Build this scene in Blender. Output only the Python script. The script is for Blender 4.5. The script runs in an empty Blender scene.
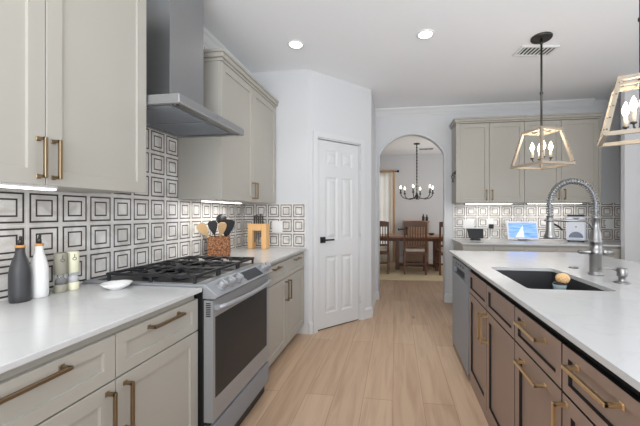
import bpy, bmesh, math, random
from mathutils import Vector, Matrix
random.seed(7)
SC = bpy.context.scene
COL = SC.collection
PI = math.pi

# ------------------------------------------------------------------ camera, world, lights, exposure
cam_data = bpy.data.cameras.new('camera')
cam = bpy.data.objects.new('camera', cam_data)
COL.objects.link(cam)
cam.location = (0, 0, 1.28)
cam.rotation_euler = (PI / 2, 0, 0.1405)
cam_data.sensor_fit = 'HORIZONTAL'
cam_data.sensor_width = 36
cam_data.lens = 17.55
cam_data.shift_x = -0.0484
cam_data.clip_start = 0.02
SC.camera = cam

SC.view_settings.view_transform = 'Standard'
SC.view_settings.look = 'None'
SC.view_settings.gamma = 1
SC.view_settings.use_curve_mapping = False
SC.view_settings.exposure = 0.08

world = bpy.data.worlds.new('world')
SC.world = world
world.use_nodes = True
world.node_tree.nodes['Background'].inputs[0].default_value = (0.92, 0.96, 1.0, 1)
world.node_tree.nodes['Background'].inputs[1].default_value = 1.0


def area_light(name, loc, rot, sx, sy, power, color=(1, 1, 1), parent=None):
    d = bpy.data.lights.new(name, 'AREA')
    d.shape = 'RECTANGLE'
    d.size, d.size_y = sx, sy
    d.energy = power
    d.color = color
    o = bpy.data.objects.new(name, d)
    COL.objects.link(o)
    o.location = loc
    o.rotation_euler = rot
    if parent:
        o.parent = parent
    return o


def point_light(name, loc, power, color, size=0.03, parent=None):
    d = bpy.data.lights.new(name, 'POINT')
    d.energy = power
    d.color = color
    d.shadow_soft_size = size
    o = bpy.data.objects.new(name, d)
    COL.objects.link(o)
    o.location = loc
    if parent:
        o.parent = parent
    return o


# added area fills out of view: daylight sides, ceiling uplight, overhead and dining room
area_light('daylight_fill_behind', (0.3, -2.4, 1.5), (PI / 2, 0, 0), 4.0, 2.2, 24, (0.92, 0.96, 1))  # added area lamp standing in for daylight behind the camera
area_light('ceiling_uplight_fill', (0.25, -1.3, 1.5), (PI - 0.5, 0, 0), 2.6, 1.4, 104, (0.91, 0.955, 1))  # unseen uplight added to brighten the ceiling
area_light('daylight_fill_right', (3.9, 0.9, 1.6), (PI / 2, 0, PI / 2), 3.0, 2.0, 24, (0.92, 0.96, 1))  # added side fill in place of daylight from the right
area_light('overhead_fill', (-0.1, 0.4, 2.77), (0, 0, 0), 1.6, 1.6, 1, (1, 0.98, 0.96))  # weak overhead fill, added without any fixture
area_light('dining_fill', (2.7, 6.8, 1.6), (PI / 2, 0, PI / 2), 2.0, 1.8, 26, (0.96, 0.98, 1))  # unseen lamp added to brighten the dining room


# ------------------------------------------------------------------ materials
def lin(c):
    return tuple(((v / 255) / 12.92 if v / 255 <= 0.04045 else ((v / 255 + 0.055) / 1.055) ** 2.4) for v in c) + (1,)


def nodes_of(name):
    m = bpy.data.materials.new(name)
    m.use_nodes = True
    nt = m.node_tree
    return m, nt, nt.nodes['Principled BSDF']


def mat(name, rgb, rough=0.5, metal=0.0, vary=0.04, scale=8, stretch=(1, 1, 1), bump=0.0, emit=None, estr=0, coat=0):
    m, nt, b = nodes_of(name)
    tc = nt.nodes.new('ShaderNodeTexCoord')
    mp = nt.nodes.new('ShaderNodeMapping')
    mp.inputs['Scale'].default_value = stretch
    nz = nt.nodes.new('ShaderNodeTexNoise')
    nz.inputs['Scale'].default_value = scale
    nz.inputs['Detail'].default_value = 4
    nt.links.new(tc.outputs['Object'], mp.inputs[0])
    nt.links.new(mp.outputs[0], nz.inputs['Vector'])
    mx = nt.nodes.new('ShaderNodeMix')
    mx.data_type = 'RGBA'
    c = lin(rgb)
    mx.inputs[6].default_value = tuple(v * (1 - vary) for v in c[:3]) + (1,)
    mx.inputs[7].default_value = tuple(min(1, v * (1 + vary)) for v in c[:3]) + (1,)
    nt.links.new(nz.outputs[0], mx.inputs[0])
    nt.links.new(mx.outputs[2], b.inputs['Base Color'])
    b.inputs['Roughness'].default_value = rough
    b.inputs['Metallic'].default_value = metal
    if coat:
        b.inputs['Coat Weight'].default_value = coat
    if bump:
        bp = nt.nodes.new('ShaderNodeBump')
        bp.inputs['Strength'].default_value = bump
        bp.inputs['Distance'].default_value = 0.01
        nt.links.new(nz.outputs[0], bp.inputs['Height'])
        nt.links.new(bp.outputs[0], b.inputs['Normal'])
    if emit:
        b.inputs['Emission Color'].default_value = lin(emit)
        b.inputs['Emission Strength'].default_value = estr
    return m


def glass(name, rgb=(255, 255, 255), alpha=0.25, rough=0.05):
    m, nt, b = nodes_of(name)
    nz = nt.nodes.new('ShaderNodeTexNoise')
    nz.inputs['Scale'].default_value = 3
    mx = nt.nodes.new('ShaderNodeMix')
    mx.data_type = 'RGBA'
    mx.inputs[6].default_value = lin(rgb)
    mx.inputs[7].default_value = tuple(v * 0.95 for v in lin(rgb)[:3]) + (1,)
    nt.links.new(nz.outputs[0], mx.inputs[0])
    nt.links.new(mx.outputs[2], b.inputs['Base Color'])
    b.inputs['Roughness'].default_value = rough
    b.inputs['Alpha'].default_value = alpha
    return m


def cloth(name, rgb, clear):
    """thin woven cloth that lets daylight through"""
    m = bpy.data.materials.new(name)
    m.use_nodes = True
    nt = m.node_tree
    nt.nodes.remove(nt.nodes['Principled BSDF'])
    out = nt.nodes['Material Output']
    tc = nt.nodes.new('ShaderNodeTexCoord')
    nz = nt.nodes.new('ShaderNodeTexNoise')
    nz.inputs['Scale'].default_value = 60
    nt.links.new(tc.outputs['Object'], nz.inputs['Vector'])
    mx = nt.nodes.new('ShaderNodeMix')
    mx.data_type = 'RGBA'
    mx.inputs[6].default_value = lin(rgb)
    mx.inputs[7].default_value = tuple(v * 0.9 for v in lin(rgb)[:3]) + (1,)
    nt.links.new(nz.outputs[0], mx.inputs[0])
    d = nt.nodes.new('ShaderNodeBsdfDiffuse')
    t = nt.nodes.new('ShaderNodeBsdfTranslucent')
    p = nt.nodes.new('ShaderNodeBsdfTransparent')
    nt.links.new(mx.outputs[2], d.inputs[0])
    nt.links.new(mx.outputs[2], t.inputs[0])
    a = nt.nodes.new('ShaderNodeMixShader')
    a.inputs[0].default_value = 0.6
    nt.links.new(d.outputs[0], a.inputs[1])
    nt.links.new(t.outputs[0], a.inputs[2])
    b = nt.nodes.new('ShaderNodeMixShader')
    b.inputs[0].default_value = clear
    nt.links.new(a.outputs[0], b.inputs[1])
    nt.links.new(p.outputs[0], b.inputs[2])
    nt.links.new(b.outputs[0], out.inputs[0])
    return m


def math_node(nt, op, a, b=None, c=None):
    n = nt.nodes.new('ShaderNodeMath')
    n.operation = op
    for i, v in enumerate((a, b, c)):
        if v is None:
            continue
        if isinstance(v, (int, float)):
            n.inputs[i].default_value = v
        else:
            nt.links.new(v, n.inputs[i])
    return n.outputs[0]


def tile_mat(name, axis, pitch_h, phase_h, pitch_v=0.155, phase_v=0.915):
    """marble tiles, each with two dark concentric square lines"""
    m, nt, b = nodes_of(name)
    tc = nt.nodes.new('ShaderNodeTexCoord')
    sp = nt.nodes.new('ShaderNodeSeparateXYZ')
    nt.links.new(tc.outputs['Object'], sp.inputs[0])
    h = math_node(nt, 'DIVIDE', math_node(nt, 'SUBTRACT', sp.outputs[axis], phase_h), pitch_h)
    v = math_node(nt, 'DIVIDE', math_node(nt, 'SUBTRACT', sp.outputs[2], phase_v), pitch_v)
    fh = math_node(nt, 'ABSOLUTE', math_node(nt, 'SUBTRACT', math_node(nt, 'FRACT', h), 0.5))
    fv = math_node(nt, 'ABSOLUTE', math_node(nt, 'SUBTRACT', math_node(nt, 'FRACT', v), 0.5))
    d = math_node(nt, 'MAXIMUM', fh, fv)
    l1 = math_node(nt, 'COMPARE', d, 0.405, 0.026)
    l2 = math_node(nt, 'COMPARE', d, 0.232, 0.024)
    line = math_node(nt, 'MAXIMUM', l1, l2)
    grout = math_node(nt, 'GREATER_THAN', d, 0.488)
    nz = nt.nodes.new('ShaderNodeTexNoise')
    nz.inputs['Scale'].default_value = 9
    nz.inputs['Detail'].default_value = 6
    nz.inputs['Distortion'].default_value = 1.2
    nt.links.new(tc.outputs['Object'], nz.inputs['Vector'])
    cr = nt.nodes.new('ShaderNodeValToRGB')
    cr.color_ramp.elements[0].position = 0.3
    cr.color_ramp.elements[0].color = lin((196, 190, 184))
    cr.color_ramp.elements[1].position = 0.62
    cr.color_ramp.elements[1].color = lin((232, 229, 225))
    nt.links.new(nz.outputs[0], cr.inputs[0])
    m1 = nt.nodes.new('ShaderNodeMix')
    m1.data_type = 'RGBA'
    nt.links.new(grout, m1.inputs[0])
    nt.links.new(cr.outputs[0], m1.inputs[6])
    m1.inputs[7].default_value = lin((222, 220, 217))
    m2 = nt.nodes.new('ShaderNodeMix')
    m2.data_type = 'RGBA'
    nt.links.new(line, m2.inputs[0])
    nt.links.new(m1.outputs[2], m2.inputs[6])
    m2.inputs[7].default_value = lin((58, 54, 53))
    nt.links.new(m2.outputs[2], b.inputs['Base Color'])
    b.inputs['Roughness'].default_value = 0.3
    return m


def floor_mat():
    m, nt, b = nodes_of('oak_plank_floor')
    tc = nt.nodes.new('ShaderNodeTexCoord')
    sp = nt.nodes.new('ShaderNodeSeparateXYZ')
    cb = nt.nodes.new('ShaderNodeCombineXYZ')
    nt.links.new(tc.outputs['Object'], sp.inputs[0])
    nt.links.new(math_node(nt, 'ADD', sp.outputs[1], 20.35), cb.inputs[0])
    nt.links.new(math_node(nt, 'ADD', sp.outputs[0], 20.315), cb.inputs[1])
    br = nt.nodes.new('ShaderNodeTexBrick')
    br.offset = 0.37
    br.offset_frequency = 2
    br.inputs['Scale'].default_value = 1
    br.inputs['Brick Width'].default_value = 1.5
    br.inputs['Row Height'].default_value = 0.203
    br.inputs['Mortar Size'].default_value = 0.0022
    br.inputs['Mortar Smooth'].default_value = 0.3
    br.inputs['Bias'].default_value = 0
    br.inputs['Color1'].default_value = lin((196, 168, 142))
    br.inputs['Color2'].default_value = lin((182, 153, 127))
    br.inputs['Mortar'].default_value = lin((156, 126, 102))
    nt.links.new(cb.outputs[0], br.inputs['Vector'])
    mp = nt.nodes.new('ShaderNodeMapping')
    mp.inputs['Scale'].default_value = (9, 0.7, 1)
    nt.links.new(tc.outputs['Object'], mp.inputs[0])
    nz = nt.nodes.new('ShaderNodeTexNoise')
    nz.inputs['Scale'].default_value = 2.2
    nz.inputs['Detail'].default_value = 8
    nz.inputs['Distortion'].default_value = 0.8
    nt.links.new(mp.outputs[0], nz.inputs['Vector'])
    cr = nt.nodes.new('ShaderNodeValToRGB')
    cr.color_ramp.elements[0].position = 0.32
    cr.color_ramp.elements[0].color = (0.82, 0.79, 0.76, 1)
    cr.color_ramp.elements[1].position = 0.58
    cr.color_ramp.elements[1].color = (1, 1, 1, 1)
    nt.links.new(nz.outputs[0], cr.inputs[0])
    # small dark knots
    mp2 = nt.nodes.new('ShaderNodeMapping')
    mp2.inputs['Scale'].default_value = (3.4, 1.5, 1)
    nt.links.new(tc.outputs['Object'], mp2.inputs[0])
    vo = nt.nodes.new('ShaderNodeTexVoronoi')
    vo.inputs['Scale'].default_value = 1.0
    nt.links.new(mp2.outputs[0], vo.inputs['Vector'])
    kr = nt.nodes.new('ShaderNodeValToRGB')
    kr.color_ramp.elements[0].position = 0.03
    kr.color_ramp.elements[0].color = (0.6, 0.52, 0.46, 1)
    kr.color_ramp.elements[1].position = 0.10
    kr.color_ramp.elements[1].color = (1, 1, 1, 1)
    nt.links.new(vo.outputs['Distance'], kr.inputs[0])
    a = nt.nodes.new('ShaderNodeMix')
    a.data_type = 'RGBA'
    a.blend_type = 'MULTIPLY'
    a.inputs[0].default_value = 1
    nt.links.new(br.outputs['Color'], a.inputs[6])
    nt.links.new(cr.outputs[0], a.inputs[7])
    c = nt.nodes.new('ShaderNodeMix')
    c.data_type = 'RGBA'
    c.blend_type = 'MULTIPLY'
    c.inputs[0].default_value = 1
    nt.links.new(a.outputs[2], c.inputs[6])
    nt.links.new(kr.outputs[0], c.inputs[7])
    nt.links.new(c.outputs[2], b.inputs['Base Color'])
    b.inputs['Roughness'].default_value = 0.42
    return m


def screen_mat():
    """blue photo on the tablet, a pale sail shape in it"""
    m, nt, b = nodes_of('tablet_picture')
    tc = nt.nodes.new('ShaderNodeTexCoord')
    mp = nt.nodes.new('ShaderNodeMapping')
    mp.inputs['Scale'].default_value = (2, 2, 26)
    nt.links.new(tc.outputs['Object'], mp.inputs[0])
    nz = nt.nodes.new('ShaderNodeTexNoise')
    nz.inputs['Scale'].default_value = 3
    nt.links.new(mp.outputs[0], nz.inputs['Vector'])
    cr = nt.nodes.new('ShaderNodeValToRGB')
    cr.color_ramp.elements[0].position = 0.3
    cr.color_ramp.elements[0].color = lin((84, 128, 226))
    cr.color_ramp.elements[1].position = 0.75
    cr.color_ramp.elements[1].color = lin((150, 186, 246))
    nt.links.new(nz.outputs[0], cr.inputs[0])
    nt.links.new(cr.outputs[0], b.inputs['Base Color'])
    nt.links.new(cr.outputs[0], b.inputs['Emission Color'])
    b.inputs['Emission Strength'].default_value = 0.75
    b.inputs['Roughness'].default_value = 0.2
    return m


def rug_mat():
    m, nt, b = nodes_of('woven_rug')
    tc = nt.nodes.new('ShaderNodeTexCoord')
    wv = nt.nodes.new('ShaderNodeTexWave')
    wv.bands_direction = 'Y'
    wv.inputs['Scale'].default_value = 14
    wv.inputs['Distortion'].default_value = 1
    nt.links.new(tc.outputs['Object'], wv.inputs[0])
    cr = nt.nodes.new('ShaderNodeValToRGB')
    cr.color_ramp.elements[0].color = lin((206, 183, 146))
    cr.color_ramp.elements[1].color = lin((226, 207, 172))
    nt.links.new(wv.outputs[0], cr.inputs[0])
    nt.links.new(cr.outputs[0], b.inputs['Base Color'])
    b.inputs['Roughness'].default_value = 0.95
    return m


def crock_mat():
    m, nt, b = nodes_of('mottled_wood_bark')
    tc = nt.nodes.new('ShaderNodeTexCoord')
    vo = nt.nodes.new('ShaderNodeTexVoronoi')
    vo.inputs['Scale'].default_value = 75
    nt.links.new(tc.outputs['Object'], vo.inputs['Vector'])
    cr = nt.nodes.new('ShaderNodeValToRGB')
    cr.color_ramp.elements[0].position = 0.1
    cr.color_ramp.elements[0].color = lin((186, 122, 66))
    cr.color_ramp.elements[1].position = 0.75
    cr.color_ramp.elements[1].color = lin((92, 52, 28))
    nt.links.new(vo.outputs['Distance'], cr.inputs[0])
    nt.links.new(cr.outputs[0], b.inputs['Base Color'])
    b.inputs['Roughness'].default_value = 0.55
    return m


def quartz_mat():
    m, nt, b = nodes_of('white_quartz')
    tc = nt.nodes.new('ShaderNodeTexCoord')
    nz = nt.nodes.new('ShaderNodeTexNoise')
    nz.inputs['Scale'].default_value = 1.6
    nz.inputs['Detail'].default_value = 9
    nz.inputs['Distortion'].default_value = 2.2
    nt.links.new(tc.outputs['Object'], nz.inputs['Vector'])
    cr = nt.nodes.new('ShaderNodeValToRGB')
    e = cr.color_ramp.elements
    e[0].position = 0.47
    e[0].color = lin((202, 202, 202))
    e[1].position = 0.53
    e[1].color = lin((202, 202, 202))
    k = e.new(0.5)
    k.color = lin((198, 198, 198))
    nt.links.new(nz.outputs[0], cr.inputs[0])
    nt.links.new(cr.outputs[0], b.inputs['Base Color'])
    b.inputs['Roughness'].default_value = 0.16
    return m


M = {}
M['wall'] = mat('white_wall_paint', (212, 213, 215), 0.7, vary=0.008, scale=30)
M['ceiling'] = mat('white_ceiling_paint', (242, 244, 247), 0.8, vary=0.008, scale=30)
M['trim'] = mat('white_trim_paint', (216, 217, 218), 0.4, vary=0.006)
M['floor'] = floor_mat()
M['greige'] = mat('greige_cabinet_paint', (174, 170, 161), 0.42, vary=0.012, scale=3)
M['greige_gap'] = mat('dark_gap_between_doors', (60, 55, 49), 0.7)
M['quartz'] = quartz_mat()
M['steel'] = mat('brushed_stainless_steel', (168, 170, 173), 0.42, 0.5, vary=0.05, scale=30, stretch=(1, 1, 14))
M['steel_hood'] = mat('hood_stainless_steel', (182, 183, 186), 0.34, 0.9, vary=0.03, scale=10, stretch=(1, 1, 10))
M['chimney'] = mat('chimney_stainless_steel', (160, 161, 163), 0.36, 0.85, vary=0.03, scale=10, stretch=(1, 1, 10))
M['steel_dark'] = mat('dark_stainless_steel', (150, 156, 163), 0.45, 0.3, vary=0.05, scale=20)
M['nickel'] = mat('brushed_nickel', (146, 145, 144), 0.3, 1.0, vary=0.04, scale=40)
M['black_iron'] = mat('black_cast_iron', (42, 42, 44), 0.5, 0.2, vary=0.12, scale=60, bump=0.1)
M['black'] = mat('matt_black', (24, 24, 25), 0.45, vary=0.05)
M['black_glass'] = mat('black_oven_glass', (28, 33, 38), 0.35, vary=0.05)
M['brass'] = mat('aged_brass', (224, 198, 154), 0.36, 1.0, vary=0.06, scale=30)
M['brass_dark'] = mat('antique_brass', (150, 131, 104), 0.42, 1.0, vary=0.07, scale=30)
M['brown'] = mat('brown_cabinet_paint', (152, 130, 118), 0.4, vary=0.05, scale=14, stretch=(1, 1, 0.3))
M['brown_edge'] = mat('dark_front_edges', (16, 12, 11), 0.5)  # near-black on recess sides and outer edges of the island fronts
M['shade_frame'] = mat('shade_black_cabinet_frame', (14, 11, 10), 0.7)  # shade under the worktop overhang and between fronts put into the near-black colour
M['sink'] = mat('black_granite_composite', (46, 46, 48), 0.5, vary=0.12, scale=90)
M['bronze'] = mat('dark_bronze', (78, 76, 74), 0.4, 0.8, vary=0.08, scale=30)
M['lantern'] = mat('weathered_pale_wood', (166, 153, 136), 0.55, 0.1, vary=0.14, scale=30, stretch=(1, 1, 0.2))
M['rivet'] = mat('dark_rivet', (92, 86, 80), 0.4, 0.8)
M['candle'] = mat('ivory_candle_sleeve', (222, 208, 186), 0.5)
M['bulb'] = mat('lit_bulb_glass', (255, 240, 215), 0.3, emit=(255, 236, 208), estr=7)
M['can_glow'] = mat('lit_ceiling_diffuser', (255, 255, 255), 0.5, emit=(255, 250, 240), estr=8)
M['led'] = mat('lit_led_strip', (255, 255, 255), 0.5, emit=(255, 252, 244), estr=4)
M['white_plastic'] = mat('white_plastic', (232, 232, 232), 0.4, vary=0.01)
M['oak'] = mat('light_natural_wood', (224, 178, 122), 0.5, vary=0.12, scale=14, stretch=(1, 1, 0.15))
M['spoon_wood'] = mat('tan_spoon_wood', (190, 158, 116), 0.55, vary=0.1, scale=20)
M['bottle_black'] = mat('charcoal_stoneware', (58, 58, 60), 0.42, vary=0.08, scale=60)
M['bottle_white'] = mat('white_stoneware', (232, 232, 231), 0.35, vary=0.02)
M['cork'] = mat('orange_cork', (208, 146, 84), 0.7, vary=0.1, scale=60)
M['sage'] = mat('sage_grey_plastic', (150, 147, 132), 0.5)
M['cream'] = mat('cream_plastic', (236, 233, 206), 0.5)
M['clear'] = glass('clear_mill_window', (225, 228, 230), 0.2)
M['peppercorn'] = mat('dark_peppercorns', (70, 66, 60), 0.7, vary=0.5, scale=160)
M['salt'] = mat('pale_salt', (212, 210, 214), 0.7, vary=0.2, scale=160)
M['porcelain'] = mat('white_porcelain', (242, 242, 240), 0.2, vary=0.01)
M['dark_wood'] = mat('dark_walnut', (110, 74, 55), 0.42, vary=0.2, scale=16, stretch=(1, 1, 0.2))
M['warm_wood'] = mat('warm_table_wood', (158, 112, 82), 0.35, vary=0.18, scale=10, stretch=(0.2, 1, 1))
M['side_wood'] = mat('faded_brown_wood', (170, 140, 114), 0.5, vary=0.12, scale=10)
M['orange_wood'] = mat('honey_wood', (196, 140, 84), 0.4, vary=0.15, scale=10)
M['cushion'] = mat('cream_cushion', (214, 200, 178), 0.9, vary=0.06, scale=40)
M['rug'] = rug_mat()
M['sheer'] = cloth('sheer_white_curtain', (250, 244, 232), 0.12)
M['tan_cloth'] = cloth('tan_curtain_cloth', (232, 200, 164), 0.0)
M['crock'] = crock_mat()
M['ice_white'] = mat('white_appliance_plastic', (226, 229, 238), 0.35, vary=0.01)
M['ice_grey'] = mat('grey_blue_window', (110, 120, 140), 0.25)
M['dark_fabric'] = mat('charcoal_fabric', (56, 56, 58), 0.8, vary=0.1, scale=90)
M['screen'] = screen_mat()
M['sail'] = mat('pale_sail_shape', (206, 222, 244), 0.3, emit=(206, 222, 244), estr=0.6)
M['bristle'] = mat('beige_bristles', (232, 192, 142), 0.9, vary=0.2, scale=80, bump=0.4)
M['cup_glass'] = glass('clear_blue_cup', (200, 222, 226), 0.45)
M['tile_left'] = tile_mat('square_line_tile_left', 1, 0.14, 1.305)
M['tile_pantry'] = tile_mat('square_line_tile_pantry', 0, 0.14, -1.219)
M['tile_back'] = tile_mat('square_line_tile_back', 0, 0.158, 0.989)
M['chair_seat'] = M['cushion']
M['sheer_light'] = mat('pane_frame_white', (236, 236, 236), 0.5)
M['pane'] = glass('window_pane', (250, 252, 255), 0.12)


# ------------------------------------------------------------------ mesh builder
def origin_of(o):
    p = Vector((0, 0, 0))
    while o:
        p += o.location
        o = o.parent
    return p


class MB:
    def __init__(s):
        s.v, s.f, s.mi, s.sm = [], [], [], []
        s.cur = 0
        s.smooth = False

    def mat(s, i):
        s.cur = i
        return s

    def face(s, idx):
        s.f.append(idx)
        s.mi.append(s.cur)
        s.sm.append(s.smooth)

    def poly(s, pts):
        n = len(s.v)
        s.v += [Vector(p) for p in pts]
        s.face(list(range(n, n + len(pts))))
        return s

    def box(s, x0, y0, z0, x1, y1, z1):
        n = len(s.v)
        s.v += [Vector(p) for p in ((x0, y0, z0), (x1, y0, z0), (x1, y1, z0), (x0, y1, z0), (x0, y0, z1), (x1, y0, z1), (x1, y1, z1), (x0, y1, z1))]
        for q in ((0, 3, 2, 1), (4, 5, 6, 7), (0, 1, 5, 4), (1, 2, 6, 5), (2, 3, 7, 6), (3, 0, 4, 7)):
            s.face([n + i for i in q])
        return s

    def hexa(s, b, t):
        """eight corners: bottom ring b, top ring t"""
        n = len(s.v)
        s.v += [Vector(p) for p in list(b) + list(t)]
        for q in ((0, 3, 2, 1), (4, 5, 6, 7), (0, 1, 5, 4), (1, 2, 6, 5), (2, 3, 7, 6), (3, 0, 4, 7)):
            s.face([n + i for i in q])
        return s

    def beam(s, p0, p1, w, h, up=(0, 0, 1)):
        p0, p1 = Vector(p0), Vector(p1)
        d = (p1 - p0).normalized()
        up = Vector(up)
        if abs(d.dot(up)) > 0.98:
            up = Vector((1, 0, 0))
        a = d.cross(up).normalized() * w / 2
        c = a.cross(d).normalized() * h / 2
        return s.hexa([p0 - a - c, p0 + a - c, p0 + a + c, p0 - a + c], [p1 - a - c, p1 + a - c, p1 + a + c, p1 - a + c])

    def prism(s, pts, off):
        """closed polygon pts swept by the vector off"""
        n = len(s.v)
        k = len(pts)
        off = Vector(off)
        s.v += [Vector(p) for p in pts] + [Vector(p) + off for p in pts]
        s.face(list(range(n, n + k))[::-1])
        s.face(list(range(n + k, n + 2 * k)))
        for i in range(k):
            j = (i + 1) % k
            s.face([n + i, n + j, n + k + j, n + k + i])
        return s

    def tube(s, path, r, n=10, cap=True, closed=False):
        path = [Vector(p) for p in path]
        k = len(path)
        rs = r if isinstance(r, (list, tuple)) else [r] * k
        base = len(s.v)
        prev = None
        old, s.smooth = s.smooth, True
        for i, p in enumerate(path):
            if closed:
                d = path[(i + 1) % k] - path[i - 1]
            else:
                d = path[min(i + 1, k - 1)] - path[max(i - 1, 0)]
            d = d.normalized()
            if prev is None:
                ref = Vector((0, 0, 1)) if abs(d.z) < 0.9 else Vector((1, 0, 0))
                a = d.cross(ref).normalized()
            else:
                a = (prev - d * prev.dot(d)).normalized()
            prev = a
            c = d.cross(a)
            for j in range(n):
                t = 2 * PI * j / n
                s.v.append(p + (a * math.cos(t) + c * math.sin(t)) * rs[i])
        for i in range(k if closed else k - 1):
            i2 = (i + 1) % k
            for j in range(n):
                j2 = (j + 1) % n
                s.face([base + i * n + j, base + i * n + j2, base + i2 * n + j2, base + i2 * n + j])
        s.smooth = False
        if cap and not closed:
            s.face([base + j for j in range(n)][::-1])
            s.face([base + (k - 1) * n + j for j in range(n)])
        s.smooth = old
        return s

    def cyl(s, p0, p1, r0, r1=None, n=20):
        return s.tube([p0, p1], [r0, r1 if r1 is not None else r0], n)

    def lathe(s, prof, c=(0, 0, 0), n=28):
        """prof: list of (radius, z) from bottom to top"""
        base = len(s.v)
        old, s.smooth = s.smooth, True
        for r, z in prof:
            for j in range(n):
                t = 2 * PI * j / n
                s.v.append(Vector((c[0] + r * math.cos(t), c[1] + r * math.sin(t), c[2] + z)))
        for i in range(len(prof) - 1):
            for j in range(n):
                j2 = (j + 1) % n
                s.face([base + i * n + j, base + i * n + j2, base + (i + 1) * n + j2, base + (i + 1) * n + j])
        s.smooth = False
        if prof[0][0] > 1e-5:
            s.face([base + j for j in range(n)][::-1])
        if prof[-1][0] > 1e-5:
            s.face([base + (len(prof) - 1) * n + j for j in range(n)])
        s.smooth = old
        return s

    def ball(s, c, r, sz=(1, 1, 1), n=16, m=10):
        prof_pts = []
        base = len(s.v)
        old, s.smooth = s.smooth, True
        for i in range(m + 1):
            a = -PI / 2 + PI * i / m
            for j in range(n):
                t = 2 * PI * j / n
                s.v.append(Vector((c[0] + r * sz[0] * math.cos(a) * math.cos(t), c[1] + r * sz[1] * math.cos(a) * math.sin(t), c[2] + r * sz[2] * math.sin(a))))
        for i in range(m):
            for j in range(n):
                j2 = (j + 1) % n
                s.face([base + i * n + j, base + i * n + j2, base + (i + 1) * n + j2, base + (i + 1) * n + j])
        s.smooth = old
        return s

    def build(s, name, mats, parent=None, bevel=0, seg=2, recalc=True):
        me = bpy.data.meshes.new(name)
        off = origin_of(parent) if parent else Vector((0, 0, 0))
        me.from_pydata([tuple(p - off) for p in s.v], [], s.f)
        for m in (mats if isinstance(mats, (list, tuple)) else [mats]):
            me.materials.append(m)
        for p, i, sm in zip(me.polygons, s.mi, s.sm):
            p.material_index = i
            p.use_smooth = sm
        bm = bmesh.new()
        bm.from_mesh(me)
        bmesh.ops.remove_doubles(bm, verts=bm.verts, dist=1e-6)
        if recalc:
            bmesh.ops.recalc_face_normals(bm, faces=bm.faces)
        bm.to_mesh(me)
        bm.free()
        o = bpy.data.objects.new(name, me)
        COL.objects.link(o)
        if parent:
            o.parent = parent
        if bevel:
            md = o.modifiers.new('bevel', 'BEVEL')
            md.width = bevel
            md.segments = seg
            md.limit_method = 'ANGLE'
            md.angle_limit = math.radians(40)
        return o


def tag(o, label, cat, group=None):
    o['label'] = label
    o['category'] = cat
    if group:
        o['group'] = group
    return o


def thing(name, label, cat, loc=(0, 0, 0), group=None):
    o = bpy.data.objects.new(name, None)
    COL.objects.link(o)
    o.location = loc
    o.empty_display_size = 0.05
    return tag(o, label, cat, group)


def struct(mb, name, m, parent=None, bevel=0):
    o = mb.build(name, m, parent, bevel)
    if not parent:
        o['kind'] = 'structure'
    return o


def dup(root, loc, rotz, label, group=None):
    r = root.copy()
    COL.objects.link(r)
    r.location = loc
    r.rotation_euler = (0, 0, rotz)
    r['label'] = label
    if group:
        r['group'] = group
    for ch in list(root.children):
        c = ch.copy()
        COL.objects.link(c)
        c.parent = r
        for g in list(ch.children):
            d = g.copy()
            COL.objects.link(d)
            d.parent = c
    return r


# ------------------------------------------------------------------ room shell
WX = -1.62      # left wall
PY = 3.2        # short pantry return wall with tile
D0 = (-0.905, 3.2)
D1 = (-0.29, 3.84)
BY = 4.62       # back wall with the arch
RX = 2.96       # right wall
CZ = 2.80       # ceiling
DYB = 8.25      # dining room back wall

struct(MB().box(-3.0, -2.6, -0.1, 4.2, 8.5, 0.0), 'floor', M['floor'])
struct(MB().box(-3.0, -2.6, CZ, 4.2, 8.5, CZ + 0.12), 'ceiling', M['ceiling'])
struct(MB().box(WX - 0.12, -2.6, 0, WX, PY + 0.12, CZ), 'wall_left', M['wall'])
struct(MB().box(WX, PY, 0, D0[0], PY + 0.12, CZ), 'wall_pantry_return', M['wall'])

# diagonal pantry wall with a door opening
dv = Vector((D1[0] - D0[0], D1[1] - D0[1], 0))
DL = dv.length
du = dv.normalized()
dn = Vector((du.y, -du.x, 0))       # towards the kitchen


def dp(t, out, z):
    p = Vector((D0[0], D0[1], 0)) + du * t + dn * out
    return (p.x, p.y, z)


def dbox(mb, t0, t1, o0, o1, z0, z1):
    return mb.hexa([dp(t0, o0, z0), dp(t1, o0, z0), dp(t1, o1, z0), dp(t0, o1, z0)], [dp(t0, o0, z1), dp(t1, o0, z1), dp(t1, o1, z1), dp(t0, o1, z1)])


DA, DB, DZ = 0.115 * DL / 0.888, 0.80 * DL, 2.10
DA = 0.118 * DL
w = MB()
dbox(w, 0, DA, -0.12, 0, 0, CZ)
dbox(w, DB, DL, -0.12, 0, 0, CZ)
dbox(w, DA, DB, -0.12, 0, DZ, CZ)
struct(w, 'wall_pantry', M['wall'])
struct(MB().box(D1[0] - 0.12, D1[1], 0, D1[0], BY, CZ), 'wall_pantry_side', M['wall'])

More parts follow.
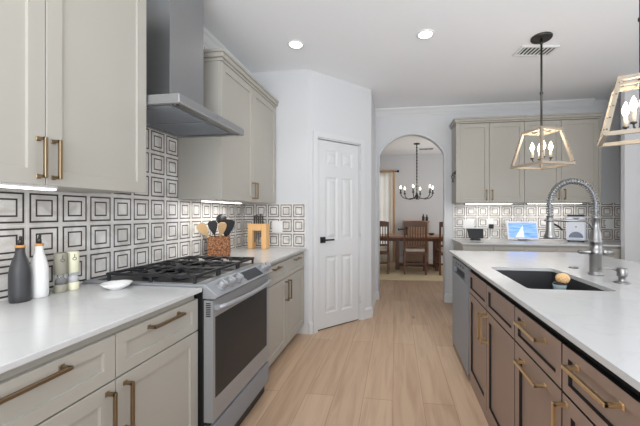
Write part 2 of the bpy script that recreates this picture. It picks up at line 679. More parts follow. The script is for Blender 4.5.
# back wall with the arch
AX0, AX1, ASZ, ATZ = -0.238, 0.70, 2.13, 2.43
BT = 0.13
w = MB()
w.box(-0.41, BY, 0, AX0, BY + BT, CZ)
w.box(AX1, BY, 0, RX, BY + BT, CZ)
acx, arx = (AX0 + AX1) / 2, (AX1 - AX0) / 2
N = 28
arc = []
rise = ATZ - ASZ
arad = (arx * arx + rise * rise) / (2 * rise)
half = math.asin(arx / arad)
for i in range(N + 1):
    t = -half + 2 * half * i / N
    arc.append((acx + arad * math.sin(t), ATZ - arad + arad * math.cos(t)))
for (xa, za), (xb, zb) in zip(arc[:-1], arc[1:]):
    w.hexa([(xa, BY, za), (xb, BY, zb), (xb, BY + BT, zb), (xa, BY + BT, za)], [(xa, BY, CZ), (xb, BY, CZ), (xb, BY + BT, CZ), (xa, BY + BT, CZ)])
struct(w, 'wall_back', M['wall'])
# slightly raised plaster bead around the arch
w = MB()
path = [(AX0, BY - 0.002, 0.0), (AX0, BY - 0.002, ASZ)] + [(x, BY - 0.002, z) for x, z in arc[1:-1]] + [(AX1, BY - 0.002, ASZ), (AX1, BY - 0.002, 0)]
w.tube(path, 0.012, 8)
struct(w, 'trim_1', M['trim'])
struct(MB().box(RX, 2.6, 0, RX + 0.12, BY + BT, CZ), 'wall_right', M['wall'])

struct(MB().box(2.535, 3.87, 0, RX, 3.93, CZ), 'wall_right_end', M['wall'])

# dining room shell
WN0, WN1, WNZ0, WNZ1 = -1.15, -0.13, 0.35, 2.3
w = MB()
w.box(-2.4, DYB, 0, WN0, DYB + 0.12, CZ)
w.box(WN1, DYB, 0, 3.2, DYB + 0.12, CZ)
w.box(WN0, DYB, 0, WN1, DYB + 0.12, WNZ0)
w.box(WN0, DYB, WNZ1, WN1, DYB + 0.12, CZ)
struct(w, 'wall_dining_back', M['wall'])
struct(MB().box(-2.52, BY + BT, 0, -2.4, DYB + 0.12, CZ), 'wall_dining_left', M['wall'])
struct(MB().box(3.2, BY + BT, 0, 3.32, DYB + 0.12, CZ), 'wall_dining_right', M['wall'])
struct(MB().box(-2.4, BY + 0.02, 0, -0.41, BY + BT, CZ), 'wall_dining_front', M['wall'])
win = thing('window_1', 'window', 'window', (0, 0, 0))
del win['label'], win['category']
win['kind'] = 'structure'
f = MB()
for a in (WN0, (WN0 + WN1) / 2 - 0.02, WN1 - 0.04):
    f.box(a, DYB + 0.02, WNZ0, a + 0.04, DYB + 0.08, WNZ1)
for z in (WNZ0, 1.3, WNZ1 - 0.04):
    f.box(WN0, DYB + 0.025, z, WN1, DYB + 0.075, z + 0.04)
f.build('window_frame', M['sheer_light'], win)
MB().box(WN0, DYB + 0.045, WNZ0, WN1, DYB + 0.05, WNZ1).build('window_pane', M['pane'], win)


# crown mouldings
def crown(name, p0, p1, out):
    """moulding along p0-p1 under the ceiling, out = unit vector into the room"""
    p0, p1, out = Vector(p0), Vector(p1), Vector(out)
    prof = [(0, -0.10), (0.012, -0.10), (0.016, -0.088), (0.03, -0.075), (0.055, -0.035), (0.07, -0.022), (0.075, -0.012), (0.08, 0), (0, 0)]
    mb = MB()
    mb.prism([p0 + out * a + Vector((0, 0, CZ + b - 0.001)) for a, b in prof], p1 - p0)
    return struct(mb, name, M['trim'])


crown('trim_2', (-0.29, BY, 0), (2.62, BY, 0), (0, -1, 0))
crown('trim_3', (WX, -2.0, 0), (WX, PY, 0), (1, 0, 0))
#crown('trim_4', (WX + 0.08, PY, 0), (-1.18, PY, 0), (0, -1, 0))


# baseboards
def base(name, p0, p1, out, h=0.13):
    p0, p1, out = Vector(p0), Vector(p1), Vector(out)
    prof = [(0, 0), (0.015, 0), (0.015, h - 0.025), (0.008, h - 0.008), (0.006, h), (0, h)]
    mb = MB()
    mb.prism([p0 + out * a + Vector((0, 0, b)) for a, b in prof], p1 - p0)
    return struct(mb, name, M['trim'])


base('baseboard_pantry_left', dp(0.0, 0, 0), dp(DA - 0.06, 0, 0), dn)
base('baseboard_pantry_right', dp(DB + 0.06, 0, 0), dp(DL + 0.012, 0, 0), dn)
base('baseboard_pantry_side', (D1[0], D1[1], 0), (D1[0], BY, 0), (1, 0, 0))
base('baseboard_arch_left', (-0.275, BY, 0), (AX0, BY, 0), (0, -1, 0))
base('baseboard_arch_right', (AX1, BY, 0), (0.84, BY, 0), (0, -1, 0))
base('baseboard_dining', (-2.4, DYB, 0), (3.2, DYB, 0), (0, -1, 0))

# pantry door: casing, six-panel leaf, black lever handle
cas = MB()
dbox(cas, DA - 0.055, DA, 0, 0.018, 0, DZ + 0.055)
dbox(cas, DB, DB + 0.055, 0, 0.018, 0, DZ + 0.055)
dbox(cas, DA - 0.055, DB + 0.055, 0, 0.02, DZ, DZ + 0.055)
dbox(cas, DA - 0.0, DA + 0.012, -0.1, 0, 0, DZ)
dbox(cas, DB - 0.012, DB, -0.1, 0, 0, DZ)
dbox(cas, DA, DB, -0.1, 0, DZ - 0.012, DZ)
struct(cas, 'trim_5', M['trim'], bevel=0.004)
door = thing('door_1', 'x', 'x', dp((DA + DB) / 2, 0, 0))
del door['label'], door['category']
door['kind'] = 'structure'
L0, L1, Z0, Z1 = DA + 0.016, DB - 0.016, 0.012, DZ - 0.022
lw = L1 - L0
lf = MB()
face, back = -0.012, -0.047
sx = [0, 0.115 / 0.6 * lw, 0.27 / 0.6 * lw, 0.33 / 0.6 * lw, 0.485 / 0.6 * lw, lw]
cols = [(0.105 / 0.6 * lw, 0.275 / 0.6 * lw), (0.335 / 0.6 * lw, 0.5 / 0.6 * lw)]
rows = [(0.17, 0.80), (0.98, 1.68), (1.80, 1.98)]
xs = sorted({0, lw} | {v for c in cols for v in c})
zs = sorted({Z0, Z1} | {v for r in rows for v in r})
for i in range(len(xs) - 1):
    for j in range(len(zs) - 1):
        a, b2, c, d = xs[i], xs[i + 1], zs[j], zs[j + 1]
        hole = (a, b2) in cols and (c, d) in rows
        P = lambda t, o, z: dp(L0 + t, o, z)
        if not hole:
            lf.poly([P(a, face, c), P(b2, face, c), P(b2, face, d), P(a, face, d)])
        else:
            rings = [(0, face), (0.016, face - 0.009), (0.03, face - 0.009), (0.055, face - 0.001)]
            for (g0, o0), (g1, o1) in zip(rings[:-1], rings[1:]):
                q0 = [P(a + g0, o0, c + g0), P(b2 - g0, o0, c + g0), P(b2 - g0, o0, d - g0), P(a + g0, o0, d - g0)]
                q1 = [P(a + g1, o1, c + g1), P(b2 - g1, o1, c + g1), P(b2 - g1, o1, d - g1), P(a + g1, o1, d - g1)]
                for k in range(4):
                    lf.poly([q0[k], q0[(k + 1) % 4], q1[(k + 1) % 4], q1[k]])
            lf.poly(q1)
dbox(lf, L0, L1, back, face - 0.0101, Z0, Z1)
for (o0, o1, a, b2, c, d) in ((face - 0.0101, face, L0, L0 + 0.0005, Z0, Z1), (face - 0.0101, face, L1 - 0.0005, L1, Z0, Z1)):
    dbox(lf, a, b2, o0, o1, c, d)
lf.build('door_panel', M['trim'], door)
hd = MB()
hz = 0.985
dbox(hd, L0 + 0.03, L0 + 0.095, face, face + 0.012, hz - 0.033, hz + 0.033)
hd.cyl(dp(L0 + 0.062, face, hz), dp(L0 + 0.062, face + 0.05, hz), 0.011)
dbox(hd, L0 + 0.05, L0 + 0.185, face + 0.042, face + 0.056, hz - 0.009, hz + 0.009)
hd.build('door_handle', M['black'], door, 0.002)
for hzz in (0.25, 1.05, 1.85):
    MB().cyl(dp(L1 + 0.006, 0.004, hzz - 0.045), dp(L1 + 0.006, 0.004, hzz + 0.045), 0.007, n=10).build('hinge', M['trim'], door)
struct(dbox(MB(), L0, L1, -0.11, -0.02, 0, 0.0115), 'trim_6', M['black'])

# tiled wall faces
struct(MB().box(WX, -1.0, 0.915, WX + 0.008, PY, CZ - 0.101), 'wall_tile_left', M['tile_left'])
struct(MB().box(WX + 0.008, PY - 0.008, 0.915, -0.935, PY, 1.385), 'wall_tile_pantry', M['tile_pantry'])
struct(MB().box(0.82, BY - 0.008, 0.915, RX, BY, 1.415), 'wall_tile_back', M['tile_back'])


# ------------------------------------------------------------------ cabinet helpers
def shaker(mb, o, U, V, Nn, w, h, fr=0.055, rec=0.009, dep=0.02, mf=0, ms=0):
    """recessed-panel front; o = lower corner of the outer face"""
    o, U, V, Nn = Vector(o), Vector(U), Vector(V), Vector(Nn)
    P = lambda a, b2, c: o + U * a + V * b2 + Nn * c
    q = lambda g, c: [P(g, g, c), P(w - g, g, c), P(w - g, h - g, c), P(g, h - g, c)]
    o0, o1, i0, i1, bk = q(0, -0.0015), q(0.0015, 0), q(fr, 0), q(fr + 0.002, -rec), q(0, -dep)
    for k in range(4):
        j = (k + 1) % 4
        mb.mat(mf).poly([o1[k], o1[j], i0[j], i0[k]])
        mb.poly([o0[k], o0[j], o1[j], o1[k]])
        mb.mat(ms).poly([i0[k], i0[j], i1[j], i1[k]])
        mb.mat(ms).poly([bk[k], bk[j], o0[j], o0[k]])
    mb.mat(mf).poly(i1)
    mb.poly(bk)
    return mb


def bar_pull(parent, c, axis, length, Nn, m, sq=0.011, stand=0.032, name='handle'):
    """square bar pull with two posts; c = centre on the face"""
    c, axis, Nn = Vector(c), Vector(axis).normalized(), Vector(Nn).normalized()
    mb = MB()
    a, b2 = c - axis * length / 2, c + axis * length / 2
    mb.beam(a + Nn * stand, b2 + Nn * stand, sq, sq, up=Nn)
    for e in (a + axis * sq / 2, b2 - axis * sq / 2):
        mb.beam(e, e + Nn * (stand + sq * 0.4), sq, sq, up=axis)
        mb.beam(e, e + Nn * 0.004, sq * 1.5, sq * 1.5, up=axis)
    return mb.build(name, m, parent, 0.0015, 1)


def front(parent, name, o, U, Nn, w, h, m, handle=None, hm=None, fr=0.055, rec=0.009, ms=0, **k):
    mb = shaker(MB(), o, U, (0, 0, 1), Nn, w, h, fr, rec, mf=0, ms=ms)
    p = mb.build(name, m, parent, recalc=True)
    if handle:
        a, b2, ax, ln = handle
        ax = Vector(U) if ax == 'h' else Vector((0, 0, 1))
        bar_pull(p, Vector(o) + Vector(U) * a + Vector((0, 0, 1)) * b2, ax, ln, Nn, hm, **k)
    return p


G = 0.0035
XP = (1, 0, 0)
XN = (-1, 0, 0)
YP = (0, 1, 0)
GM = [M['greige'], M['greige']]


def wall_cabinet(label, x_back, x_front, ya, yb, z0, z1, ysplit, hlen=0.145, crown_h=0.075):
    t = thing('wall_cabinet', label, 'cabinet', (x_back, (ya + yb) / 2, z0))
    b = MB().box(x_back, ya, z0, x_front - 0.021, yb, z1)
    b.build('body', M['greige'], t, 0.002)
    MB().box(x_front - 0.022, ya + 0.012, z0 + 0.012, x_front - 0.0185, yb - 0.012, z1 - 0.012).build('face_frame', M['greige_gap'], t)
    za, zb = z0 - 0.002, z1 - 0.004
    front(t, 'door', (x_front, ya + 0.001, za), YP, XP, ysplit - ya - G / 2, zb - za, GM, (ysplit - ya - 0.026, 0.097, 'v', hlen), M['brass_dark'])
    front(t, 'door', (x_front, ysplit + G / 2, za), YP, XP, yb - ysplit - G / 2 - 0.001, zb - za, GM, (0.022, 0.097, 'v', hlen), M['brass_dark'])
    c = MB()
    e = 0.03
    for zc, zd, ex in ((z1, z1 + 0.022, 0.006), (z1 + 0.022, z1 + 0.055, 0.02), (z1 + 0.055, z1 + crown_h, 0.03)):
        c.box(x_back, ya - ex, zc, x_front + ex, min(yb + ex, PY - 0.001), zd)
    c.build('crown', M['greige'], t, 0.004)
    return t


UF = -1.26
TB = WX + 0.0085
wall_cabinet('greige two-door wall cabinet at upper left, nearest the camera', TB, UF, 0.50, 1.436, 1.383, 2.40, 0.970)
wall_cabinet('greige two-door wall cabinet right of the range hood', TB, UF, 2.133, 3.187, 1.383, 2.40, 2.655)


def led_bar(label, x0, y0, x1, y1, z, power):
    cx, cy = (x0 + x1) / 2, (y0 + y1) / 2
    t = thing('under_cabinet_light', label, 'light', (cx, cy, z))
    MB().box(x0, y0, z + 0.006, x1, y1, z + 0.016).build('housing', M['white_plastic'], t)
    MB().box(x0 + 0.003, y0 + 0.003, z, x1 - 0.003, y1 - 0.003, z + 0.006).build('diffuser', M['led'], t)
    a = area_light('under_cabinet_glow', (0, 0, -0.004), (0, 0, 0), abs(x1 - x0), abs(y1 - y0), power, (1, 0.98, 0.94), t)
    return t


led_bar('lit strip light under the upper left wall cabinet', -1.32, 0.58, -1.285, 1.03, 1.366, 0.8)
led_bar('lit strip light under the wall cabinet right of the hood', -1.47, 2.2, -1.42, 2.75, 1.366, 1.7)

# ------------------------------------------------------------------ left base run
CF = -0.931
DF = -0.951      # door faces


def base_cabinet_left(label, ya, yb, ysplit, hl):
    t = thing('base_cabinet', label, 'cabinet', (TB, (ya + yb) / 2, 0))
    MB().box(TB, ya, 0.105, DF - 0.021, yb, 0.894).build('body', M['greige'], t, 0.002)
    MB().box(TB, ya, 0.0, DF - 0.085, yb, 0.105).build('toe_kick', M['greige'], t)
    MB().box(DF - 0.022, ya + 0.01, 0.12, DF - 0.0185, yb - 0.01, 0.85).build('face_frame', M['greige_gap'], t)
    segs = ((ya + 0.001, ysplit - G / 2), (ysplit + G / 2, yb - 0.001))
    for k, (a, b2) in enumerate(segs):
        front(t, 'drawer', (DF, a, 0.712), YP, XP, b2 - a, 0.150, GM, ((b2 - a) / 2, 0.124, 'h', hl), M['brass_dark'], fr=0.042)
        hx = (b2 - a - 0.033) if k == 0 else 0.033
        front(t, 'door', (DF, a, 0.112), YP, XP, b2 - a, 0.594, GM, (hx, 0.486, 'v', 0.17), M['brass_dark'])
    return t


base_cabinet_left('greige base cabinet with drawers and doors at lower left, nearest the camera', 0.43, 1.402, 0.95, 0.175)
base_cabinet_left('greige base cabinet with drawers and doors between range and pantry wall', 2.112, 3.19, 2.66, 0.14)
tag(MB().box(TB, 0.2, 0.895, CF, 1.406, 0.915).build('worktop', M['quartz'], None, 0.003), 'white quartz worktop left of the range, under the bottles', 'worktop')
tag(MB().box(TB, 2.108, 0.895, CF, PY - 0.0085, 0.915).build('worktop', M['quartz'], None, 0.003), 'white quartz worktop between the range and the pantry wall', 'worktop')
t = thing('base_cabinet', 'greige base cabinet running past the lower left edge of the picture', 'cabinet', (TB, 0.35, 0))
MB().box(TB, 0.2, 0.105, DF - 0.021, 0.428, 0.894).build('body', M['greige'], t, 0.002)
MB().box(TB, 0.2, 0, DF - 0.085, 0.428, 0.105).build('toe_kick', M['greige'], t)
front(t, 'drawer', (DF, 0.201, 0.712), YP, XP, 0.226, 0.15, GM, (0.113, 0.098, 'h', 0.12), M['brass_dark'], fr=0.042)
front(t, 'door', (DF, 0.201, 0.112), YP, XP, 0.226, 0.594, GM, (0.19, 0.494, 'v', 0.13), M['brass_dark'])

# ------------------------------------------------------------------ range hood
HX, HY0, HY1 = -1.083, 1.442, 2.127
t = thing('range_hood', 'stainless steel chimney range hood above the gas range', 'range hood', (TB, 1.785, 1.84))
c = MB()
hz0, hz1 = 1.84, 1.888
c.box(TB, HY0, hz0 + 0.012, HX, HY1, hz1)
# rim below, open underside with recessed panel
for (a, b2, d, e) in ((TB, HY0, TB + 0.02, HY1), (HX - 0.02, HY0, HX, HY1), (TB + 0.02, HY0, HX - 0.02, HY0 + 0.02), (TB + 0.02, HY1 - 0.02, HX - 0.02, HY1)):
    c.box(a, b2, hz0, d, e, hz0 + 0.012)
c.build('canopy', M['steel_hood'], t, 0.0015)
MB().box(HX - 0.055, HY0 + 0.05, hz0 + 0.003, HX - 0.03, HY1 - 0.05, hz0 + 0.0115).build('light_bar', M['nickel'], t)
for (a, b2) in ((HY0 + 0.05, 1.775), (1.795, HY1 - 0.05)):
    g = MB().box(TB + 0.06, a, hz0 + 0.004, HX - 0.08, b2, hz0 + 0.0115)
    k = a + 0.02
    while k < b2 - 0.02:
        g.box(TB + 0.08, k, hz0 + 0.001, HX - 0.1, k + 0.008, hz0 + 0.004)
        k += 0.018
    g.build('grease_filter', M['steel_dark'], t)
ch = MB().box(TB, 1.627, hz1, -1.279, 1.944, CZ - 0.002)
ch.build('chimney', M['chimney'], t, 0.001)
MB().box(TB, 1.620, hz1, -1.272, 1.951, hz1 + 0.008).build('chimney_flange', M['steel_hood'], t, 0.001)
MB().box(HX, 1.77, 1.863, HX + 0.0006, 1.80, 1.867).build('name_plate', M['steel_dark'], t)

# ------------------------------------------------------------------ gas range
RY0, RY1 = 1.415, 2.103
RF = -0.883
t = thing('gas_range', 'stainless steel slide-in gas range between the greige base cabinets', 'range', (WX, (RY0 + RY1) / 2, 0))
MB().box(TB + 0.01, RY0, 0.03, RF - 0.05, RY1, 0.905).build('body', M['black'], t, 0.002)
MB().box(TB + 0.05, RY0 + 0.03, 0, RF - 0.1, RY1 - 0.03, 0.03).build('plinth', M['black'], t)
# cooktop: steel tray with raised rim, black well
ck = MB().box(TB + 0.002, RY0 - 0.004, 0.917, RF - 0.075, RY1 + 0.004, 0.926)
ck.mat(1).box(TB + 0.05, RY0 + 0.035, 0.926, RF - 0.11, RY1 - 0.035, 0.9275)
ck.mat(0).box(TB + 0.012, RY0 + 0.001, 0.905, RF - 0.08, RY1 - 0.001, 0.917)
ck.build('cooktop', [M['steel'], M['black']], t, 0.002)
# control panel: sloped front (prism in X/Z, swept along Y)
prof = [(RF - 0.055, 0.857), (RF + 0.012, 0.857), (RF + 0.03, 0.872), (RF - 0.045, 0.928), (RF - 0.08, 0.928)]
cp = MB().prism([(x, RY0, z) for x, z in prof], (0, RY1 - RY0, 0))
cp.build('control_panel', M['steel'], t, 0.002)
pa, pb = Vector((RF + 0.03, 0, 0.872)), Vector((RF - 0.045, 0, 0.928))
sl = (pb - pa).normalized()
nn = Vector((-sl.z * -1, 0, 0))
nn = Vector((sl.z, 0, -sl.x))
mid = (pa + pb) / 2


def on_panel(y, s=0, o=0):
    return mid + sl * s + nn * o + Vector((0, y, 0))


dsp = MB()
q = [on_panel(1.745, -0.034, 0.001), on_panel(1.955, -0.034, 0.001), on_panel(1.955, 0.034, 0.001), on_panel(1.745, 0.034, 0.001)]
dsp.prism(q, nn * 0.002)
dsp.build('display', M['black_glass'], t)
kn = 0
for y in (1.50, 1.582, 1.664, 1.995, 2.062):
    k = MB()
    k.cyl(on_panel(y, 0, 0), on_panel(y, 0, 0.008), 0.031, 0.031, 24)
    k.cyl(on_panel(y, 0, 0.008), on_panel(y, 0, 0.036), 0.026, 0.023, 24)
    k.beam(on_panel(y, -0.02, 0.038), on_panel(y, 0.02, 0.038), 0.009, 0.006, up=nn)
    k.build('knob', M['steel'], t, 0.001)
# oven door
dz0, dz1 = 0.25, 0.85
d = MB()
wy0, wy1, wz0, wz1 = RY0 + 0.022, RY1 - 0.035, 0.36, 0.765
RB = RF - 0.048
d.box(RB, RY0 + 0.002, dz0, RF, wy0, dz1)
d.box(RB, wy1, dz0, RF, RY1 - 0.002, dz1)
d.box(RB, wy0, dz0, RF, wy1, wz0)
d.box(RB, wy0, wz1, RF, wy1, dz1)
od = d.build('oven_door', M['steel'], t)
MB().box(RB + 0.01, wy0 - 0.001, wz0 - 0.001, RF - 0.002, wy1 + 0.001, wz1 + 0.001).build('window', M['black_glass'], od)
h = MB()
pth = []
for i in range(17):
    s = i / 16
    pth.append((RF + 0.016 + 0.04 * math.sin(PI * s) ** 0.6, RY0 + 0.025 + (RY1 - RY0 - 0.05) * s, 0.812))
h.tube(pth, 0.0135, 10)
h.beam((RF - 0.002, RY0 + 0.03, 0.812), (RF + 0.022, RY0 + 0.03, 0.812), 0.02, 0.026)
h.beam((RF - 0.002, RY1 - 0.03, 0.812), (RF + 0.022, RY1 - 0.03, 0.812), 0.02, 0.026)
h.build('handle', M['steel'], od, 0)
vs = MB()
for i in range(8):
    vs.box(RB + 0.012, RY0 + 0.0008, 0.77 + i * 0.009, RF - 0.012, RY0 + 0.0022, 0.775 + i * 0.009)
vs.build('side_vent', M['black'], od)
MB().box(RB, RY0 + 0.002, 0.10, RF, RY1 - 0.002, 0.232).build('warming_drawer', M['steel_dark'], t, 0.003)
MB().box(RB, RY0 + 0.006, 0.232, RF - 0.02, RY1 - 0.006, 0.25).build('drawer_gap', M['black'], t)
MB().box(RB, RY0 + 0.01, 0.02, RF - 0.03, RY1 - 0.01, 0.10).build('toe_plate', M['black'], t)
# burners and grates
gx0, gx1 = TB + 0.12, RF - 0.1
gw = (RY1 - RY0 - 0.03) / 3
bx = [gx0 + 0.17, gx1 - 0.16]
for i, by in enumerate((RY0 + 0.015 + gw / 2, (RY0 + RY1) / 2, RY1 - 0.015 - gw / 2)):
    for x in (bx if i != 1 else [(gx0 + gx1) / 2]):
        r = 0.042 if i != 1 else 0.055
        MB().lathe([(r, 0.9275), (r, 0.938), (r * 0.82, 0.941), (r * 0.8, 0.948), (r * 0.6, 0.951)], (x, by, 0)).build('burner', M['black_iron'], t)
for i in range(3):
    y0 = RY0 + 0.016 + gw * i
    y1 = y0 + gw - 0.006
    g = MB()
    zt, th = 0.962, 0.011
    for y in (y0 + 0.006, y1 - 0.006):
        g.beam((gx0, y, zt), (gx1, y, zt), 0.012, 0.014)
    for x in (gx0 + 0.006, (gx0 + gx1) / 2, gx1 - 0.006):
        g.beam((x, y0, zt), (x, y1, zt), 0.012, 0.014)
    ym = (y0 + y1) / 2
    for x in bx:
        for sx_ in (-1, 1):
            g.beam((x + sx_ * 0.03, ym, zt + 0.002), (x + sx_ * 0.15, ym, zt + 0.002), 0.01, 0.012)
        g.beam((x, y0, zt + 0.002), (x, ym - 0.025, zt + 0.002), 0.01, 0.012)
        g.beam((x, ym + 0.025, zt + 0.002), (x, y1, zt + 0.002), 0.01, 0.012)
        for sx_ in (-0.075, 0.075):
            g.beam((x + sx_, y0, zt), (x + sx_, y0 + 0.06, zt), 0.01, 0.012)
            g.beam((x + sx_, y1 - 0.06, zt), (x + sx_, y1, zt), 0.01, 0.012)
    for x in (gx0 + 0.01, (gx0 + gx1) / 2, gx1 - 0.01):
        for y in (y0 + 0.007, y1 - 0.007):
            g.beam((x, y, 0.9262), (x, y, zt), 0.013, 0.013)
    g.build('grate', M['black_iron'], t, 0.002, 1)


# ------------------------------------------------------------------ things on the left worktop
def bottle(label, x, y, m, H=0.222, R=0.034):
    t = thing('oil_bottle', label, 'bottle', (x, y, 0.915), 'stoneware bottles with pourers on the left worktop')
    z = 0.9152
    MB().lathe([(R * 0.86, 0), (R * 0.95, 0.004), (R, 0.03), (R, H * 0.52), (R * 0.93, H * 0.62), (R * 0.72, H * 0.76), (R * 0.5, H * 0.86), (R * 0.43, H * 0.92), (R * 0.43, H)], (x, y, z), 32).build('body', m, t)
    MB().lathe([(R * 0.43, 0), (R * 0.47, 0.003), (R * 0.47, 0.009), (R * 0.36, 0.011)], (x, y, z + H), 24).build('cork', M['cork'], t)
    s = MB().lathe([(0.008, 0), (0.007, 0.018), (0.0055, 0.022)], (x, y, z + H + 0.011), 14)
    s.tube([(x, y, z + H + 0.03), (x + 0.002, y, z + H + 0.038), (x + 0.006, y - 0.002, z + H + 0.045)], 0.005, 10)
    s.build('pourer', M['bronze'], t)
    return t


bottle('charcoal black stoneware bottle with cork and metal pourer on left worktop', -1.53, 1.082, M['bottle_black'])
bottle('white stoneware bottle with cork and metal pourer on left worktop', -1.53, 1.152, M['bottle_white'], 0.222, 0.031)


def mill(label, x, y, m, fill):
    t = thing('spice_mill', label, 'mill', (x, y, 0.915), 'spice mills on the left worktop')
    z = 0.9152
    R = 0.0245
    MB().lathe([(R * 0.96, 0), (R, 0.002), (R, 0.034), (R * 0.9, 0.036)], (x, y, z), 28).build('base', m, t)
    MB().lathe([(R * 0.94, 0.034), (R * 0.94, 0.084)], (x, y, z), 28).build('window', M['clear'], t)
    MB().lathe([(R * 0.85, 0.036), (R * 0.85, 0.058), (R * 0.3, 0.07)], (x, y, z), 20).build('spice', fill, t)
    MB().lathe([(R * 0.9, 0.082), (R, 0.084), (R, 0.176), (R * 0.95, 0.180), (R * 0.8, 0.182)], (x, y, z), 28).build('top', m, t)
    # round key-shaped mark on the side that faces the kitchen
    a0 = math.atan2(-y, -x + 0.15)
    a0 = -0.42
    mk = MB()
    ring = []
    for i in range(16):
        b2 = 2 * PI * i / 16
        a = a0 + 0.0065 * math.cos(b2) / R
        ring.append((x + (R + 0.0006) * math.cos(a), y + (R + 0.0006) * math.sin(a), z + 0.148 + 0.0065 * math.sin(b2)))
    mk.tube(ring, 0.0011, 6, closed=True)
    mk.tube([(x + (R + 0.0006) * math.cos(a0), y + (R + 0.0006) * math.sin(a0), z + 0.153 + k * 0.0045) for k in range(5)], 0.0011, 6)
    mk.build('mark', M['black'], t)
    return t


mill('sage grey spice mill with clear window beside the white bottle', -1.53, 1.240, M['sage'], M['peppercorn'])
mill('cream spice mill with clear window, nearest the range', -1.53, 1.294, M['cream'], M['salt'])
dish = MB().lathe([(0.028, 0), (0.03, 0.003), (0.05, 0.014), (0.064, 0.03), (0.062, 0.0305), (0.048, 0.017), (0.028, 0.007), (0.0001, 0.006)], (-1.325, 1.328, 0.9152), 32)
o = dish.build('dish', M['porcelain'])
tag(o, 'small shallow white dish on the left worktop beside the range', 'dish')

# ------------------------------------------------------------------ utensil box
CX, CY = -1.49, 2.49
t = thing('utensil_holder', 'square mottled brown wooden utensil holder beside the range', 'utensil holder', (CX, CY, 0.915))
b = MB()
s2, wl = 0.085, 0.012
Hc = 0.165
b.box(CX - s2, CY - s2, 0.9155, CX + s2, CY + s2, 0.93)
b.box(CX - s2, CY - s2, 0.93, CX - s2 + wl, CY + s2, 0.915 + Hc)
b.box(CX + s2 - wl, CY - s2, 0.93, CX + s2, CY + s2, 0.915 + Hc)
b.box(CX - s2 + wl, CY - s2, 0.93, CX + s2 - wl, CY - s2 + wl, 0.915 + Hc)
b.box(CX - s2 + wl, CY + s2 - wl, 0.93, CX + s2 - wl, CY + s2, 0.915 + Hc)
b.build('box', M['crock'], t, 0.004)
t.rotation_euler.z = math.radians(28)


def utensil(name, label, foot, tip, mh, head, mhd, hr=0.006):
    """handle from foot up to tip, then a head drawn by head(mb, tip, dir)"""
    foot, tip = Vector(foot), Vector(tip)
    t = thing(name, label, 'utensil', foot)
    MB().cyl(foot, tip, hr, hr, 10).build('handle', mh, t)
    mb = MB()
    head(mb, tip, (tip - foot).normalized())
    mb.build('head', mhd, t)
    return t


def flat_head(wd, ln, th=0.006, wide=1.3, view=(0.55, -0.83, 0)):
    def f(mb, p, d):
        side = d.cross(Vector(view)).normalized()
        out = side.cross(d).normalized() * th / 2
        pts = []
        k = 14
        for i in range(k + 1):
            u = i / k
            r = wd / 2 * (0.25 + (wide - 0.25) * math.sin(min(1, u * 1.25) * PI / 2)) / wide
            if u > 0.8:
                r *= math.sqrt(max(0.02, 1 - ((u - 0.8) / 0.2) ** 2 * 0.75))
            pts.append((p + d * ln * u, r))
        ring = [a + side * r for a, r in pts] + [a - side * r for a, r in reversed(pts)]
        mb.prism([q - out for q in ring], out * 2)
    return f


def bowl_head(r):
    def f(mb, p, d):
        mb.ball(p + d * r * 0.9, r, (1, 0.7, 1), 16, 10)
    return f


def whisk_head(mb, p, d):
    for k in range(4):
        a = PI * k / 4
        sd = Vector((math.cos(a), math.sin(a), 0))
        mb.tube([p + d * (0.1 * (1 - math.cos(u)) / 2) + sd * 0.02 * math.sin(u) for u in [PI * 2 * i / 20 for i in range(21)]], 0.0012, 5)


cz = 0.935
utensil('wooden_spatula', 'broad flat wooden spatula at the left of the utensil holder', (CX + 0.0, CY - 0.005, cz), (CX - 0.06, CY - 0.075, 1.085), M['spoon_wood'], flat_head(0.075, 0.125), M['spoon_wood'])
utensil('wooden_spoon', 'wooden spoon leaning in front of the black utensils in the holder', (CX - 0.02, CY + 0.0, cz), (CX + 0.03, CY - 0.035, 1.085), M['spoon_wood'], flat_head(0.064, 0.125), M['spoon_wood'])
utensil('ladle', 'black ladle with round head, tallest in the utensil holder', (CX + 0.01, CY + 0.02, cz), (CX + 0.0, CY + 0.03, 1.185), M['black'], bowl_head(0.046), M['black'])
utensil('slotted_turner', 'black broad turner behind the wooden spoon in the holder', (CX + 0.02, CY + 0.03, cz), (CX + 0.05, CY + 0.015, 1.08), M['black'], flat_head(0.11, 0.15), M['black'])
utensil('pasta_server', 'black small-headed server between ladle and wooden spatula', (CX - 0.02, CY + 0.01, cz), (CX - 0.035, CY - 0.02, 1.10), M['black'], flat_head(0.075, 0.115), M['black'])
utensil('basting_brush', 'thin black utensil leaning right in the utensil holder', (CX + 0.02, CY + 0.01, cz), (CX + 0.062, CY + 0.075, 1.13), M['black'], flat_head(0.022, 0.085), M['black'], 0.004)
utensil('skewer_tongs', 'thin grey metal tongs at the right of the utensil holder', (CX + 0.03, CY + 0.03, cz), (CX + 0.08, CY + 0.05, 1.10), M['steel_dark'], flat_head(0.018, 0.075), M['steel_dark'], 0.004)
utensil('whisk', 'grey wire whisk leaning far left in the utensil holder', (CX - 0.02, CY - 0.03, cz), (CX - 0.125, CY - 0.04, 1.07), M['nickel'], whisk_head, M['nickel'], 0.005)

